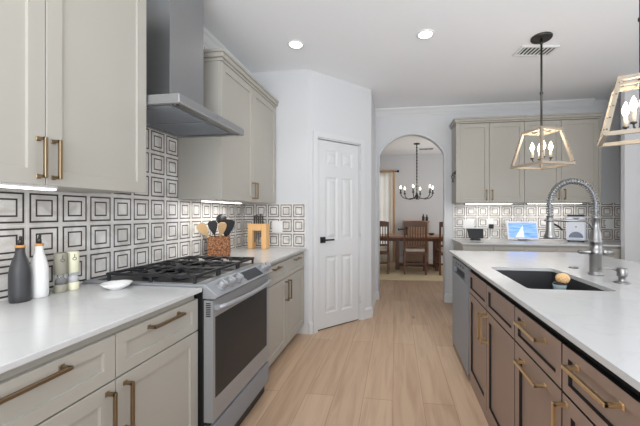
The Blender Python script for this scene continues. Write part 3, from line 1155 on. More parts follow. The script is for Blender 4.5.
# ------------------------------------------------------------------ knife block
KX, KY = -1.392, 3.05
t = thing('knife_block', 'light wooden bridge-shaped knife block by the tiled return wall', 'knife block', (KX, KY, 0.915))
kw, kh, kd = 0.10, 0.255, 0.045
z = 0.9155
for sx_ in (-1, 1):
    MB().box(KX + sx_ * kw - (0.052 if sx_ > 0 else 0), KY - kd, z, KX + sx_ * kw + (0.052 if sx_ < 0 else 0), KY + kd, z + kh).build('leg', M['oak'], t, 0.003)
bb = MB()
bb.box(KX - kw + 0.052, KY - kd, z + kh - 0.07, KX + kw - 0.052, KY - 0.012, z + kh)
bb.box(KX - kw + 0.052, KY + 0.012, z + kh - 0.07, KX + kw - 0.052, KY + kd, z + kh)
bb.build('bridge', M['oak'], t, 0.002)
kl = ['steel knife with broad handle, leftmost in the wooden knife block', 'steel knife, second from the left in the wooden knife block', 'steel knife in the middle of the wooden knife block', 'steel knife, second from the right in the wooden knife block', 'steel knife with slim handle, rightmost in the wooden knife block']
for i, lb in enumerate(kl):
    x = KX - 0.044 + 0.022 * i
    tt = thing('kitchen_knife', lb, 'knife', (x, KY, z + kh), 'knives in the wooden block')
    bl = [0.20, 0.17, 0.18, 0.14, 0.12][i]
    hw = [0.0062, 0.0055, 0.006, 0.005, 0.005][i]
    bw = 0.0078 if i < 3 else 0.006
    MB().prism([(x - bw, KY - 0.001, z + kh), (x - bw, KY - 0.001, z + kh - bl * 0.85), (x - bw * 0.4, KY - 0.001, z + kh - bl), (x + bw, KY - 0.001, z + kh - bl * 0.9), (x + bw, KY - 0.001, z + kh)], (0, 0.002, 0)).build('blade', M['nickel'], tt)
    MB().hexa([(x - hw * .7, KY - 0.011, z + kh), (x + hw * .7, KY - 0.011, z + kh), (x + hw * .7, KY + 0.011, z + kh), (x - hw * .7, KY + 0.011, z + kh)],
              [(x - hw, KY - 0.014, z + kh + 0.085 + 0.01 * (i % 2)), (x + hw, KY - 0.014, z + kh + 0.085 + 0.01 * (i % 2)), (x + hw, KY + 0.012, z + kh + 0.085 + 0.01 * (i % 2)), (x - hw, KY + 0.012, z + kh + 0.085 + 0.01 * (i % 2))]).build('handle', M['bronze'], tt, 0.002)


def outlet(label, c, U, Nn, w=0.08, h=0.12, gangs=1, kind='outlet'):
    c, U, Nn = Vector(c), Vector(U), Vector(Nn)
    t = thing('wall_plate', label, 'outlet', c, None)
    P = lambda a, b2, o: c + U * a + Vector((0, 0, b2)) + Nn * o
    MB().hexa([P(-w / 2, -h / 2, 0), P(w / 2, -h / 2, 0), P(w / 2, h / 2, 0), P(-w / 2, h / 2, 0)], [P(-w / 2 + 0.003, -h / 2 + 0.003, 0.006), P(w / 2 - 0.003, -h / 2 + 0.003, 0.006), P(w / 2 - 0.003, h / 2 - 0.003, 0.006), P(-w / 2 + 0.003, h / 2 - 0.003, 0.006)]).build('plate', M['white_plastic'], t)
    for g in range(gangs):
        x = (g - (gangs - 1) / 2) * 0.046
        MB().hexa([P(x - 0.016, -0.033, 0.006), P(x + 0.016, -0.033, 0.006), P(x + 0.016, 0.033, 0.006), P(x - 0.016, 0.033, 0.006)], [P(x - 0.016, -0.033, 0.009), P(x + 0.016, -0.033, 0.009), P(x + 0.016, 0.033, 0.008), P(x - 0.016, 0.033, 0.008)]).build('rocker', M['white_plastic'], t)
    return t


outlet('white wall plate on the tiled return wall right of the knife block', (-1.247, PY - 0.0082, 1.135), (1, 0, 0), (0, -1, 0), 0.115, 0.12, 2)
outlet('white double wall plate behind the small black display', (1.03, BY - 0.0082, 1.125), (1, 0, 0), (0, -1, 0), 0.15, 0.125, 3)
pl = outlet('white outlet with black plug left of the blue tablet', (1.32, BY - 0.0082, 1.14), (1, 0, 0), (0, -1, 0), 0.085, 0.125, 1)
outlet('white wall plate right of the white ice maker', (2.84, BY - 0.0082, 1.135), (1, 0, 0), (0, -1, 0), 0.1, 0.13, 1)
t = thing('power_plug', 'black power plug with cord in the outlet left of the tablet', 'plug', (1.325, BY - 0.02, 1.09))
MB().box(1.297, BY - 0.062, 1.065, 1.355, BY - 0.0175, 1.125).build('body', M['black'], t, 0.006)
MB().tube([(1.325, BY - 0.045, 1.067), (1.326, BY - 0.045, 1.0), (1.315, BY - 0.05, 0.95), (1.29, BY - 0.08, 0.921), (1.25, BY - 0.1, 0.92)], 0.004, 8).build('cord', M['white_plastic'], t)

# ------------------------------------------------------------------ back run
BF = 4.28     # upper door faces
YN = (0, -1, 0)


def wall_cabinet_back(label, xa, xs, xb, z0=1.418, z1=2.46, left_end=False, right_end=False):
    t = thing('wall_cabinet', label, 'cabinet', ((xa + xb) / 2, BY, z0))
    MB().box(xa, BF + 0.021, z0, xb, BY - 0.0085 if z0 < 1.415 else BY, z1).build('body', M['greige'], t, 0.002)
    MB().box(xa + 0.012, BF + 0.0185, z0 + 0.012, xb - 0.012, BF + 0.022, z1 - 0.012).build('face_frame', M['greige_gap'], t)
    la = xa + (0.05 if left_end else 0.001)
    rb = xb - (0.03 if right_end else 0.001)
    if left_end:
        MB().box(xa, BF, z0, la - 0.002, BF + 0.0205, z1).build('filler', M['greige'], t)
    if right_end:
        MB().box(rb + 0.002, BF, z0, xb, BF + 0.0205, z1).build('filler', M['greige'], t)
    front(t, 'door', (la, BF, z0 - 0.002), XP, YN, xs - la - G / 2, z1 - z0 - 0.004, GM, (xs - la - 0.035, 0.1, 'v', 0.13), M['brass_dark'], sq=0.012)
    front(t, 'door', (xs + G / 2, BF, z0 - 0.002), XP, YN, rb - xs - G / 2, z1 - z0 - 0.004, GM, (0.035, 0.1, 'v', 0.13), M['brass_dark'], sq=0.012)
    c = MB()
    for za, zb, ex in ((z1, z1 + 0.02, 0.008), (z1 + 0.02, z1 + 0.05, 0.025), (z1 + 0.05, z1 + 0.068, 0.035)):
        c.box(xa - (ex if left_end else 0), BF - ex, za, xb + (0 if right_end else 0), BY, zb)
    c.build('crown', M['greige'], t, 0.004)
    return t


wall_cabinet_back('greige two-door wall cabinet at the back beside the arch', 0.80, 1.217, 1.645, left_end=True)
wall_cabinet_back('greige two-door wall cabinet at the back behind the lantern', 1.647, 2.083, 2.54, right_end=True)
led_bar('lit strip light under the back wall cabinet beside the arch', 0.95, BY - 0.2, 1.55, BY - 0.16, 1.40, 1.3)
led_bar('lit strip light under the back wall cabinet behind the faucet', 1.75, BY - 0.2, 2.4, BY - 0.16, 1.40, 1.3)

BC = 3.95
tag(MB().box(0.80, BC, 0.895, RX - 0.001, BY - 0.009, 0.915).build('worktop', M['quartz'], None, 0.003), 'white quartz worktop along the back wall under the tablet', 'worktop')


def base_cabinet_back(label, xa, xb):
    t = thing('base_cabinet', label, 'cabinet', ((xa + xb) / 2, BY, 0))
    f0 = BC + 0.02
    MB().box(xa, f0 + 0.021, 0.105, xb, BY - 0.009, 0.894).build('body', M['greige'], t, 0.002)
    MB().box(xa, f0 + 0.085, 0, xb, BY - 0.009, 0.105).build('toe_kick', M['greige'], t)
    xm = (xa + xb) / 2
    for k, (a, b2) in enumerate(((xa + 0.001, xm - G / 2), (xm + G / 2, xb - 0.001))):
        front(t, 'drawer', (a, f0, 0.712), XP, YN, b2 - a, 0.160, GM, ((b2 - a) / 2, 0.1, 'h', 0.1), M['brass_dark'], fr=0.042)
        front(t, 'door', (a, f0, 0.112), XP, YN, b2 - a, 0.594, GM, ((b2 - a - 0.033) if k == 0 else 0.033, 0.49, 'v', 0.13), M['brass_dark'])
    return t


base_cabinet_back('greige base cabinet at the back beside the arch', 0.822, 1.53)
base_cabinet_back('greige base cabinet at the back below the tablet', 1.532, 2.24)
base_cabinet_back('greige base cabinet at the back in the right corner', 2.242, 2.95)

# small black display, tablet, ice maker, hook
t = thing('smart_display', 'small black screen on a foot at left end of back worktop', 'display', (1.07, 4.42, 0.915))
z = 0.9152
MB().hexa([(0.985, 4.36, z + 0.025), (1.165, 4.36, z + 0.025), (1.165, 4.385, z + 0.025), (0.985, 4.385, z + 0.025)], [(0.965, 4.41, z + 0.155), (1.18, 4.41, z + 0.155), (1.18, 4.43, z + 0.155), (0.965, 4.43, z + 0.155)]).build('screen', M['black_glass'], t, 0.006)
MB().hexa([(1.01, 4.36, z), (1.14, 4.36, z), (1.14, 4.46, z), (1.01, 4.46, z)], [(1.04, 4.37, z + 0.026), (1.11, 4.37, z + 0.026), (1.11, 4.43, z + 0.05), (1.04, 4.43, z + 0.05)]).build('foot', M['dark_fabric'], t, 0.004)

t = thing('tablet', 'white framed tablet showing a blue picture with pale sail, on back worktop', 'tablet', (1.68, 4.42, 0.915))
ang = math.radians(14)


def tp(a, b2, o=0):
    """point on the leaning tablet face: a across, b2 up, o towards the viewer"""
    return Vector((1.68 + a, 4.40 + b2 * math.sin(ang) - o * math.cos(ang), 0.9295 + b2 * math.cos(ang) + o * math.sin(ang)))


TW, TH = 0.195, 0.245


def tquad(mb, a0, a1, b0, b1, o0, o1):
    return mb.hexa([tp(a0, b0, o0), tp(a1, b0, o0), tp(a1, b0, o1), tp(a0, b0, o1)], [tp(a0, b1, o0), tp(a1, b1, o0), tp(a1, b1, o1), tp(a0, b1, o1)])


tquad(MB(), -TW, TW, 0, TH, -0.014, 0).build('frame', M['white_plastic'], t, 0.004)
tquad(MB(), -TW + 0.02, TW - 0.02, 0.022, TH - 0.02, 0.0002, 0.0012).build('screen', M['screen'], t)
MB().poly([tp(-0.10, 0.03, 0.0018), tp(0.012, 0.03, 0.0018), tp(0.005, 0.19, 0.0018)]).build('picture', M['sail'], t)
tquad(MB(), -0.07, 0.07, 0.0, 0.012, -0.055, 0.03).build('stand', M['white_plastic'], t, 0.003)

t = thing('ice_maker', 'white countertop ice maker with dark lid behind the faucet', 'ice maker', (2.31, 4.40, 0.915))
ix0, ix1, iy0, iy1 = 2.205, 2.415, 4.27, 4.53
z = 0.915
for (x, y) in ((ix0 + 0.03, iy0 + 0.03), (ix1 - 0.03, iy0 + 0.03), (ix0 + 0.03, iy1 - 0.03), (ix1 - 0.03, iy1 - 0.03)):
    MB().cyl((x, y, z + 0.0002), (x, y, z + 0.016), 0.012, n=12).build('foot', M['black'], t)
b = MB()
pf = [(ix0, z + 0.015), (ix0, z + 0.26), (ix0 + 0.018, z + 0.325), (ix1 - 0.018, z + 0.325), (ix1, z + 0.26), (ix1, z + 0.015)]
b.prism([(x, iy0, zz) for x, zz in pf], (0, iy1 - iy0, 0))
b.build('body', M['ice_white'], t, 0.03, 4)
b = MB().box(ix0 + 0.015, iy0 + 0.01, z + 0.32, ix1 - 0.015, iy1 - 0.02, z + 0.343)
b.build('lid', M['dark_fabric'], t, 0.008)
dm = [(2.31 + 0.075 * math.cos(a), iy0 - 0.003, z + 0.055 + 0.075 * math.sin(a)) for a in [PI * i / 14 for i in range(15)]]
MB().prism(dm, (0, 0.005, 0)).build('viewing_window', M['ice_grey'], t)
MB().cyl((2.31, iy0 - 0.003, z + 0.19), (2.31, iy0 + 0.002, z + 0.19), 0.009, n=14).build('button', M['ice_grey'], t)
MB().prism([(2.27, iy0 - 0.002, z + 0.305), (2.35, iy0 - 0.002, z + 0.305), (2.31, iy0 - 0.002, z + 0.265)], (0, 0.004, 0)).build('emblem', M['ice_grey'], t)
for zz in (z + 0.06, z + 0.2):
    MB().box(ix1 - 0.001, iy0 + 0.04, zz, ix1 + 0.006, iy0 + 0.1, zz + 0.05).build('side_clip', M['ice_grey'], t)

ice = [o for o in COL.objects if o.name == 'ice_maker'][0]
ice.rotation_euler.z = math.radians(-26)

t = thing('key_hook', 'small black hook with hanging keys on the side of back cabinet', 'hook', (0.80, 4.33, 1.78))
MB().box(0.788, 4.305, 1.795, 0.7998, 4.35, 1.84).build('plate', M['black'], t, 0.003)
MB().tube([(0.79, 4.325, 1.82), (0.765, 4.322, 1.81), (0.757, 4.32, 1.79), (0.765, 4.32, 1.775)], 0.006, 8).build('hook', M['black'], t)
k = MB().tube([(0.765 + 0.02 * math.cos(a), 4.32, 1.765 + 0.022 * math.sin(a)) for a in [2 * PI * i / 14 for i in range(14)]], 0.005, 6, closed=True)
k.box(0.753, 4.312, 1.69, 0.775, 4.328, 1.748)
k.build('key_ring', M['black'], t)

# ------------------------------------------------------------------ island
IX = 0.521       # worktop edge
IF = 0.551       # door faces
IB = 1.70
BR = [M['brown'], M['brown_edge'], M['shade_frame']]
IZ0, IDZ, IZ1 = 0.075, 0.682, 0.846


def slab_hole(outer, inner, z0, z1):
    mb = MB()
    (X0, Y0, X1, Y1), (x0, y0, x1, y1) = outer, inner
    O = [(X0, Y0), (X1, Y0), (X1, Y1), (X0, Y1)]
    r = 0.02
    I = []
    for (cx, cy, a0) in ((x0 + r, y0 + r, PI), (x1 - r, y0 + r, 1.5 * PI), (x1 - r, y1 - r, 0), (x0 + r, y1 - r, PI / 2)):
        for k in range(4):
            a = a0 + PI / 2 * k / 3
            I.append((cx + r * math.cos(a), cy + r * math.sin(a)))
    for zz in (z0, z1):
        for k in range(4):
            j = (k + 1) % 4
            seg = I[4 * k:4 * k + 4]
            mb.poly([O[k] + (zz,), ] + [p + (zz,) for p in seg][::-1] + [])if False else None
            ptsA = [O[k] + (zz,), O[j] + (zz,), I[4 * j] + (zz,), I[4 * k + 3] + (zz,)]
            mb.poly(ptsA)
            for q in range(3):
                mb.poly([O[k] + (zz,), I[4 * k + q + 1] + (zz,), I[4 * k + q] + (zz,)])
    for k in range(4):
        j = (k + 1) % 4
        mb.poly([O[k] + (z0,), O[j] + (z0,), O[j] + (z1,), O[k] + (z1,)])
    n = len(I)
    for k in range(n):
        j = (k + 1) % n
        mb.poly([I[k] + (z0,), I[j] + (z0,), I[j] + (z1,), I[k] + (z1,)])
    return mb


SX0, SY0, SX1, SY1 = 0.635, 1.61, 1.028, 2.225
tag(slab_hole((IX, -0.4, 1.77, 3.15), (SX0, SY0, SX1, SY1), 0.895, 0.915).build('island_worktop', M['quartz']), 'white quartz island worktop with undermount black sink cut in', 'worktop')


def island_body(t, ya, yb, open_top=False):
    b = MB()
    if not open_top:
        b.box(IF + 0.021, ya, 0.0, IB, yb, 0.8945)
    else:
        b.box(IF + 0.021, ya, 0.0, IF + 0.05, yb, 0.8945)
        b.box(IB - 0.02, ya, 0.0, IB, yb, 0.8945)
        b.box(IF + 0.05, ya, 0.0, IB - 0.02, ya + 0.018, 0.8945)
        b.box(IF + 0.05, yb - 0.018, 0.0, IB - 0.02, yb, 0.8945)
        b.box(IF + 0.05, ya + 0.018, 0.0, IB - 0.02, yb - 0.018, 0.03)
    b.build('body', M['shade_frame'], t)
    MB().box(IF + 0.008, ya, 0.0, IF + 0.0205, yb, IZ0 - 0.003).build('skirting', M['brown'], t)


def ifront(t, name, a, b2, z0, z1, handle=None, fr=0.05):
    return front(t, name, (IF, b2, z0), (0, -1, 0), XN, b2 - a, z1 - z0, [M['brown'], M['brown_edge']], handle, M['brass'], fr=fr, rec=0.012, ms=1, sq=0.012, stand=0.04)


g = 0.008
t = thing('island_cabinet', 'brown island sink cabinet with two tall doors beside the dishwasher', 'cabinet', (IF, 2.0, 0))
A, S, B2 = 1.547, 1.998, 2.45
island_body(t, A, B2, True)
ifront(t, 'false_drawer', S + g / 2, B2 - 0.008, IDZ + g, IZ1, None, 0.035)
ifront(t, 'false_drawer', A + g / 2, S - g / 2, IDZ + g, IZ1, None, 0.035)
ifront(t, 'door', S + g / 2, B2 - 0.008, IZ0, IDZ, (B2 - 0.008 - S - 0.03, 0.505, 'v', 0.17))
ifront(t, 'door', A + g / 2, S - g / 2, IZ0, IDZ, (0.03, 0.505, 'v', 0.17))

t = thing('island_cabinet', 'narrow brown island cabinet with drawer over pull-out, right of the sink cabinet', 'cabinet', (IF, 1.34, 0))
A, B2 = 1.132, 1.546
island_body(t, A, B2)
ifront(t, 'drawer', A + g / 2, B2 - g / 2, IDZ + g, IZ1, ((B2 - A) / 2, 0.118, 'h', 0.2), 0.035)
ifront(t, 'pull_out_door', A + g / 2, B2 - g / 2, IZ0, IDZ, ((B2 - A) / 2, 0.565, 'h', 0.2))

t = thing('island_cabinet', 'brown island cabinet with wide drawer at lower right corner', 'cabinet', (IF, 0.8, 0))
A, B2 = 0.62, 1.131
island_body(t, A, B2)
ifront(t, 'drawer', A + g / 2, B2 - g / 2, IDZ + g, IZ1, (0.185, 0.118, 'h', 0.2), 0.035)
ifront(t, 'door', 0.87 + g / 2, B2 - g / 2, IZ0, IDZ, (0.03, 0.505, 'v', 0.17))
ifront(t, 'door', A + g / 2, 0.87 - g / 2, IZ0, IDZ, (0.87 - A - 0.04, 0.505, 'v', 0.17))
t = thing('island_cabinet', 'brown island cabinet running out of the picture at lower right', 'cabinet', (IF, 0.1, 0))
island_body(t, -0.35, 0.619)
ifront(t, 'drawer', -0.347, 0.616, IDZ + g, IZ1, (0.48, 0.118, 'h', 0.2), 0.035)
ifront(t, 'door', -0.347, 0.616, IZ0, IDZ, None)

# dishwasher
t = thing('dishwasher', 'stainless steel dishwasher at the far end of the island', 'dishwasher', (IF, 2.8, 0))
DWA, DWB = 2.455, 3.11
MB().box(IF + 0.02, DWA + 0.004, 0.06, IF + 0.58, DWB - 0.004, 0.87).build('tub', M['black'], t)
MB().box(IF - 0.006, DWA + 0.01, 0.05, IF + 0.0195, DWB - 0.004, 0.735).build('door', M['steel_dark'], t, 0.003)
c = MB()
c.box(IF - 0.006, DWA + 0.01, 0.805, IF + 0.0195, DWB - 0.004, 0.862)
c.box(IF - 0.006, DWA + 0.01, 0.739, IF + 0.0195, DWA + 0.12, 0.805)
c.box(IF - 0.006, DWB - 0.12, 0.739, IF + 0.0195, DWB - 0.004, 0.805)
c.build('control_panel', M['steel_dark'], t, 0.002)
MB().box(IF + 0.014, DWA + 0.12, 0.739, IF + 0.0195, DWB - 0.12, 0.805).build('pocket_handle', M['black'], t)
MB().box(IF + 0.03, DWA + 0.01, 0.0, IF + 0.05, DWB - 0.004, 0.05).build('toe_plate', M['black'], t)
l = MB()
for k in range(4):
    l.box(IF - 0.0066, DWA + 0.16 + k * 0.09, 0.828, IF - 0.006, DWA + 0.20 + k * 0.09, 0.842)
l.build('button', M['black'], t)
t = thing('island_end_panel', 'brown end panel closing the far end of the island', 'panel', (IF, 3.12, 0))
MB().box(IF + 0.005, 3.112, 0, IB, 3.13, 0.8945).build('panel', M['brown'], t)
MB().box(IF + 0.6, 2.452, 0, IB, 3.111, 0.8945).build('back_box', M['shade_frame'], t)

# sink
t = thing('kitchen_sink', 'black composite undermount sink in the island worktop', 'sink', ((SX0 + SX1) / 2, (SY0 + SY1) / 2, 0.68))
b = MB()
zb_ = 0.67
a0, b0, a1, b1 = SX0 + 0.004, SY0 + 0.004, SX1 - 0.004, SY1 - 0.004
cc = 0.012
top = [(a0, b0, 0.8945), (a1, b0, 0.8945), (a1, b1, 0.8945), (a0, b1, 0.8945)]
bot = [(a0 + cc, b0 + cc, zb_), (a1 - cc, b0 + cc, zb_), (a1 - cc, b1 - cc, zb_), (a0 + cc, b1 - cc, zb_)]
outt = [(a0 - 0.01, b0 - 0.01, 0.8945), (a1 + 0.01, b0 - 0.01, 0.8945), (a1 + 0.01, b1 + 0.01, 0.8945), (a0 - 0.01, b1 + 0.01, 0.8945)]
outb = [(a0 - 0.008, b0 - 0.008, zb_ - 0.01), (a1 + 0.008, b0 - 0.008, zb_ - 0.01), (a1 + 0.008, b1 + 0.008, zb_ - 0.01), (a0 - 0.008, b1 + 0.008, zb_ - 0.01)]
for k in range(4):
    j = (k + 1) % 4
    b.poly([top[k], top[j], bot[j], bot[k]])
    b.poly([outt[k], outt[j], outb[j], outb[k]])
    b.poly([top[k], top[j], outt[j], outt[k]])
b.poly(bot)
b.poly(outb)
b.build('basin', M['sink'], t)
MB().lathe([(0.05, 0), (0.05, 0.004), (0.035, 0.005), (0.03, 0.002)], ((SX0 + SX1) / 2, 1.92, zb_ + 0.0005), 24).build('drain', M['nickel'], t)
MB().box(a1 - 0.010, 1.79, 0.832, a1 - 0.0035, 1.825, 0.845).build('badge', M['nickel'], t)

# brush in a clear cup
bx_, by_ = 0.915, 1.90
t = thing('brush_cup', 'clear pale cup holding the beige scrub brush in the sink', 'cup', (bx_, by_, zb_))
MB().lathe([(0.026, 0.0), (0.028, 0.004), (0.032, 0.19), (0.036, 0.21), (0.034, 0.21), (0.030, 0.19), (0.026, 0.008), (0.0001, 0.007)], (bx_, by_, zb_ + 0.001), 20).build('cup', M['cup_glass'], t)
t = thing('scrub_brush', 'beige bristled scrub brush head sticking up above the sink', 'brush', (bx_ + 0.005, by_, zb_ + 0.01))
MB().cyl((bx_, by_, zb_ + 0.01), (bx_ + 0.006, by_, zb_ + 0.215), 0.008, 0.01, 12).build('handle', M['nickel'], t)
b = MB()
hc = Vector((bx_ + 0.016, by_, zb_ + 0.243))
for i in range(60):
    a = 2 * PI * i * 0.618
    zz = 1 - 2 * (i + 0.5) / 60
    r = math.sqrt(1 - zz * zz)
    dirv = Vector((r * math.cos(a), r * math.sin(a), zz * 0.8))
    b.ball(hc + dirv * 0.027, 0.0095, (1, 1, 1), 7, 5)
b.ball(hc, 0.028, (1, 1, 0.8), 14, 8)
b.build('head', M['bristle'], t)
MB().lathe([(0.02, 0), (0.034, 0.004), (0.034, 0.012), (0.02, 0.016)], (bx_ + 0.004, by_, zb_ + 0.206), 18).build('collar', M['black'], t)
# ------------------------------------------------------------------ spring faucet
FX, FY = 1.174, 2.03
z = 0.9152
t = thing('kitchen_faucet', 'brushed nickel pull-down spring faucet behind the sink', 'faucet', (FX, FY, 0.915))
MB().lathe([(0.038, 0), (0.038, 0.006), (0.034, 0.014), (0.030, 0.018), (0.030, 0.02), (0.031, 0.024), (0.031, 0.115), (0.034, 0.118), (0.034, 0.150), (0.031, 0.153), (0.031, 0.19), (0.033, 0.192), (0.033, 0.2), (0.03, 0.203), (0.029, 0.245), (0.024, 0.262), (0.018, 0.272), (0.017, 0.33), (0.02, 0.332), (0.02, 0.345), (0.015, 0.347)], (FX, FY, z), 28).build('body', M['nickel'], t)
lv = MB().cyl((FX - 0.085, FY, z + 0.134), (FX + 0.075, FY + 0.005, z + 0.134), 0.0135, 0.0135, 14)
lv.cyl((FX + 0.03, FY, z + 0.134), (FX + 0.085, FY + 0.005, z + 0.134), 0.02, 0.018, 18)
lv.cyl((FX - 0.095, FY, z + 0.134), (FX - 0.08, FY, z + 0.134), 0.008, 0.012, 14)
lv.build('lever', M['nickel'], t)
# hose path: up, arch to the left (-X), down
arc_r = 0.125
ztop = z + 0.335
hp = []
for i in range(8):
    hp.append(Vector((FX, FY, z + 0.34 + 0.075 * i / 7)))
c0 = Vector((FX - arc_r, FY, z + 0.415))
for i in range(1, 33):
    a = PI * i / 32
    hp.append(c0 + Vector((arc_r * math.cos(a), 0, arc_r * 1.12 * math.sin(a))))
for i in range(1, 7):
    hp.append(Vector((FX - 2 * arc_r, FY, z + 0.415 - 0.075 * i / 6)))
MB().tube(hp, 0.0085, 12).build('hose', M['steel_dark'], t)
# spring coil around the hose
L = [0]
for a, b2 in zip(hp[:-1], hp[1:]):
    L.append(L[-1] + (b2 - a).length)


def at_len(s):
    for i in range(len(L) - 1):
        if L[i + 1] >= s:
            u = (s - L[i]) / max(1e-9, L[i + 1] - L[i])
            return hp[i].lerp(hp[i + 1], u), (hp[min(i + 2, len(hp) - 1)] - hp[max(i - 1, 0)]).normalized()
    return hp[-1], (hp[-1] - hp[-2]).normalized()


turns = 36
cpts = []
for i in range(turns * 10 + 1):
    s = L[-1] * i / (turns * 10)
    p, d = at_len(s)
    n1 = Vector((0, 1, 0))
    n2 = d.cross(n1)
    a = 2 * PI * i / 10
    cpts.append(p + (n1 * math.cos(a) + n2 * math.sin(a)) * 0.0168)
MB().tube(cpts, 0.0036, 6).build('spring', M['nickel'], t)
hx = FX - 2 * arc_r
MB().lathe([(0.031, 0.212), (0.033, 0.215), (0.033, 0.228), (0.026, 0.242), (0.022, 0.262), (0.021, 0.325), (0.019, 0.332), (0.017, 0.345)], (hx, FY, z), 24).build('spray_head', M['nickel'], t)
tr = MB().tube([(hx + 0.018, FY - 0.004, z + 0.3), (hx + 0.045, FY - 0.006, z + 0.285), (hx + 0.066, FY - 0.008, z + 0.262)], [0.006, 0.006, 0.004], 8)
tr.build('spray_trigger', M['black'], t)
ha = MB().tube([(FX - 0.012, FY, z + 0.262), (FX - 0.03, FY, z + 0.30), (FX - 0.055, FY, z + 0.318), (hx + 0.028, FY, z + 0.32)], 0.0075, 10)
ha.tube([(hx + 0.026 * math.cos(a), FY + 0.026 * math.sin(a), z + 0.32) for a in [2 * PI * i / 20 for i in range(20)]], 0.006, 8, closed=True)
ha.build('holder_arm', M['nickel'], t)

t = thing('soap_dispenser', 'brushed nickel soap dispenser pump right of the faucet', 'soap dispenser', (1.172, 1.81, 0.915))
MB().lathe([(0.034, 0), (0.034, 0.005), (0.018, 0.009), (0.016, 0.012), (0.016, 0.032), (0.021, 0.036), (0.022, 0.04), (0.022, 0.074), (0.019, 0.078)], (1.172, 1.81, z), 24).build('body', M['nickel'], t)
MB().tube([(1.155, 1.81, z + 0.062), (1.13, 1.815, z + 0.072), (1.10, 1.82, z + 0.075), (1.07, 1.828, z + 0.068)], [0.006, 0.0055, 0.005, 0.0045], 10).build('spout', M['nickel'], t)
o = MB().lathe([(0.027, 0), (0.027, 0.004), (0.022, 0.007), (0.010, 0.007), (0.009, 0.009)], (1.172, 2.257, z), 24).build('air_switch', M['nickel'])
tag(o, 'flat round nickel button on the island worktop behind the sink', 'button')


# ------------------------------------------------------------------ lantern pendants
def lantern(label, x, y, zb, H=0.295):
    t = thing('lantern_pendant', label, 'pendant lamp', (x, y, CZ), 'lantern pendants over the island')
    MB().lathe([(0.062, -0.012), (0.078, -0.02), (0.084, -0.012), (0.084, -0.001)], (x, y, CZ), 28).build('canopy', M['bronze'], t)
    zt = zb + H
    rod = MB().cyl((x, y, zt - 0.02), (x, y, CZ - 0.015), 0.0085, n=12)
    for zz in (CZ - 0.05, zb + H + 0.33, zt + 0.01):
        rod.lathe([(0.0085, -0.012), (0.014, -0.008), (0.014, 0.008), (0.0085, 0.012)], (x, y, zz), 12)
    rod.build('rod', M['bronze'], t)
    s1, s0, bw = 0.163, 0.097, 0.021
    fr = MB()
    cb = [(x + a * s1, y + b2 * s1, zb) for a, b2 in ((-1, -1), (1, -1), (1, 1), (-1, 1))]
    ct = [(x + a * s0, y + b2 * s0, zt) for a, b2 in ((-1, -1), (1, -1), (1, 1), (-1, 1))]
    cz_ = Vector((x, y, (zb + zt) / 2))
    for k in range(4):
        j = (k + 1) % 4
        fr.mat(0).beam(cb[k], cb[j], bw, bw)
        fr.beam(ct[k], ct[j], bw, bw * 0.9)
        radial = Vector(cb[k]) - Vector((x, y, zb))
        fr.beam(Vector(cb[k]) - Vector((0, 0, bw / 2)), Vector(ct[k]) + Vector((0, 0, bw / 2)), bw, bw, up=Vector((radial.x, 0, 0)))
        # rivets along the posts and rails, on the outside faces
        fr.mat(1)
        ax = Vector((1 if cb[k][0] > x else -1, 0, 0))
        ay = Vector((0, 1 if cb[k][1] > y else -1, 0))
        for q in range(5):
            u = 0.08 + 0.84 * q / 4
            p = Vector(cb[k]).lerp(Vector(ct[k]), u)
            fr.ball(p + ax * bw * 0.52, 0.0042, n=6, m=4)
            fr.ball(p + ay * bw * 0.52, 0.0042, n=6, m=4)
    fr.build('frame', [M['lantern'], M['rivet']], t)
    cr = MB()
    cr.beam((x - s0, y, zt), (x + s0, y, zt), 0.014, 0.014)
    cr.beam((x, y - s0, zt), (x, y + s0, zt), 0.014, 0.014)
    cr.build('crossbar', M['lantern'], t)
    MB().lathe([(0.001, 0.022), (0.012, 0.026), (0.02, 0.036), (0.012, 0.046), (0.0085, 0.055), (0.0085, H - 0.01)], (x, y, zb), 14).build('stem', M['bronze'], t)
    for k in range(4):
        a = PI / 4 + PI / 2 * k + 0.2
        ca, sa = math.cos(a), math.sin(a)
        P = lambda r, h_: (x + r * ca, y + r * sa, zb + h_)
        arm = MB().tube([P(0.005, 0.04), P(0.03, 0.03), P(0.055, 0.032), P(0.068, 0.045), P(0.07, 0.06)], 0.0048, 8)
        arm.lathe([(0.006, 0.056), (0.016, 0.062), (0.014, 0.068)], (x + 0.07 * ca, y + 0.07 * sa, zb), 14)
        ao = arm.build('arm', M['bronze'], t)
        MB().cyl(P(0.07, 0.068), P(0.07, 0.125), 0.0105, n=14).build('candle_sleeve', M['candle'], ao)
        MB().lathe([(0.007, 0.125), (0.010, 0.132), (0.0175, 0.15), (0.0165, 0.165), (0.010, 0.185), (0.004, 0.2), (0.0005, 0.206)], (x + 0.07 * ca, y + 0.07 * sa, zb), 14).build('bulb', M['bulb'], ao)
    point_light('lantern_glow', (0, 0, zb + 0.2 - CZ), 3.5, (1, 0.88, 0.7), 0.06, t)
    return t


l1 = lantern('pale four-sided lantern pendant hanging before the back wall cabinets', 1.252, 2.90, 1.69)
l1.rotation_euler.z = math.radians(22)
l2 = lantern('pale four-sided lantern pendant cut off by the right picture edge', 1.30, 1.865, 1.69)
l2.rotation_euler.z = math.radians(-26)

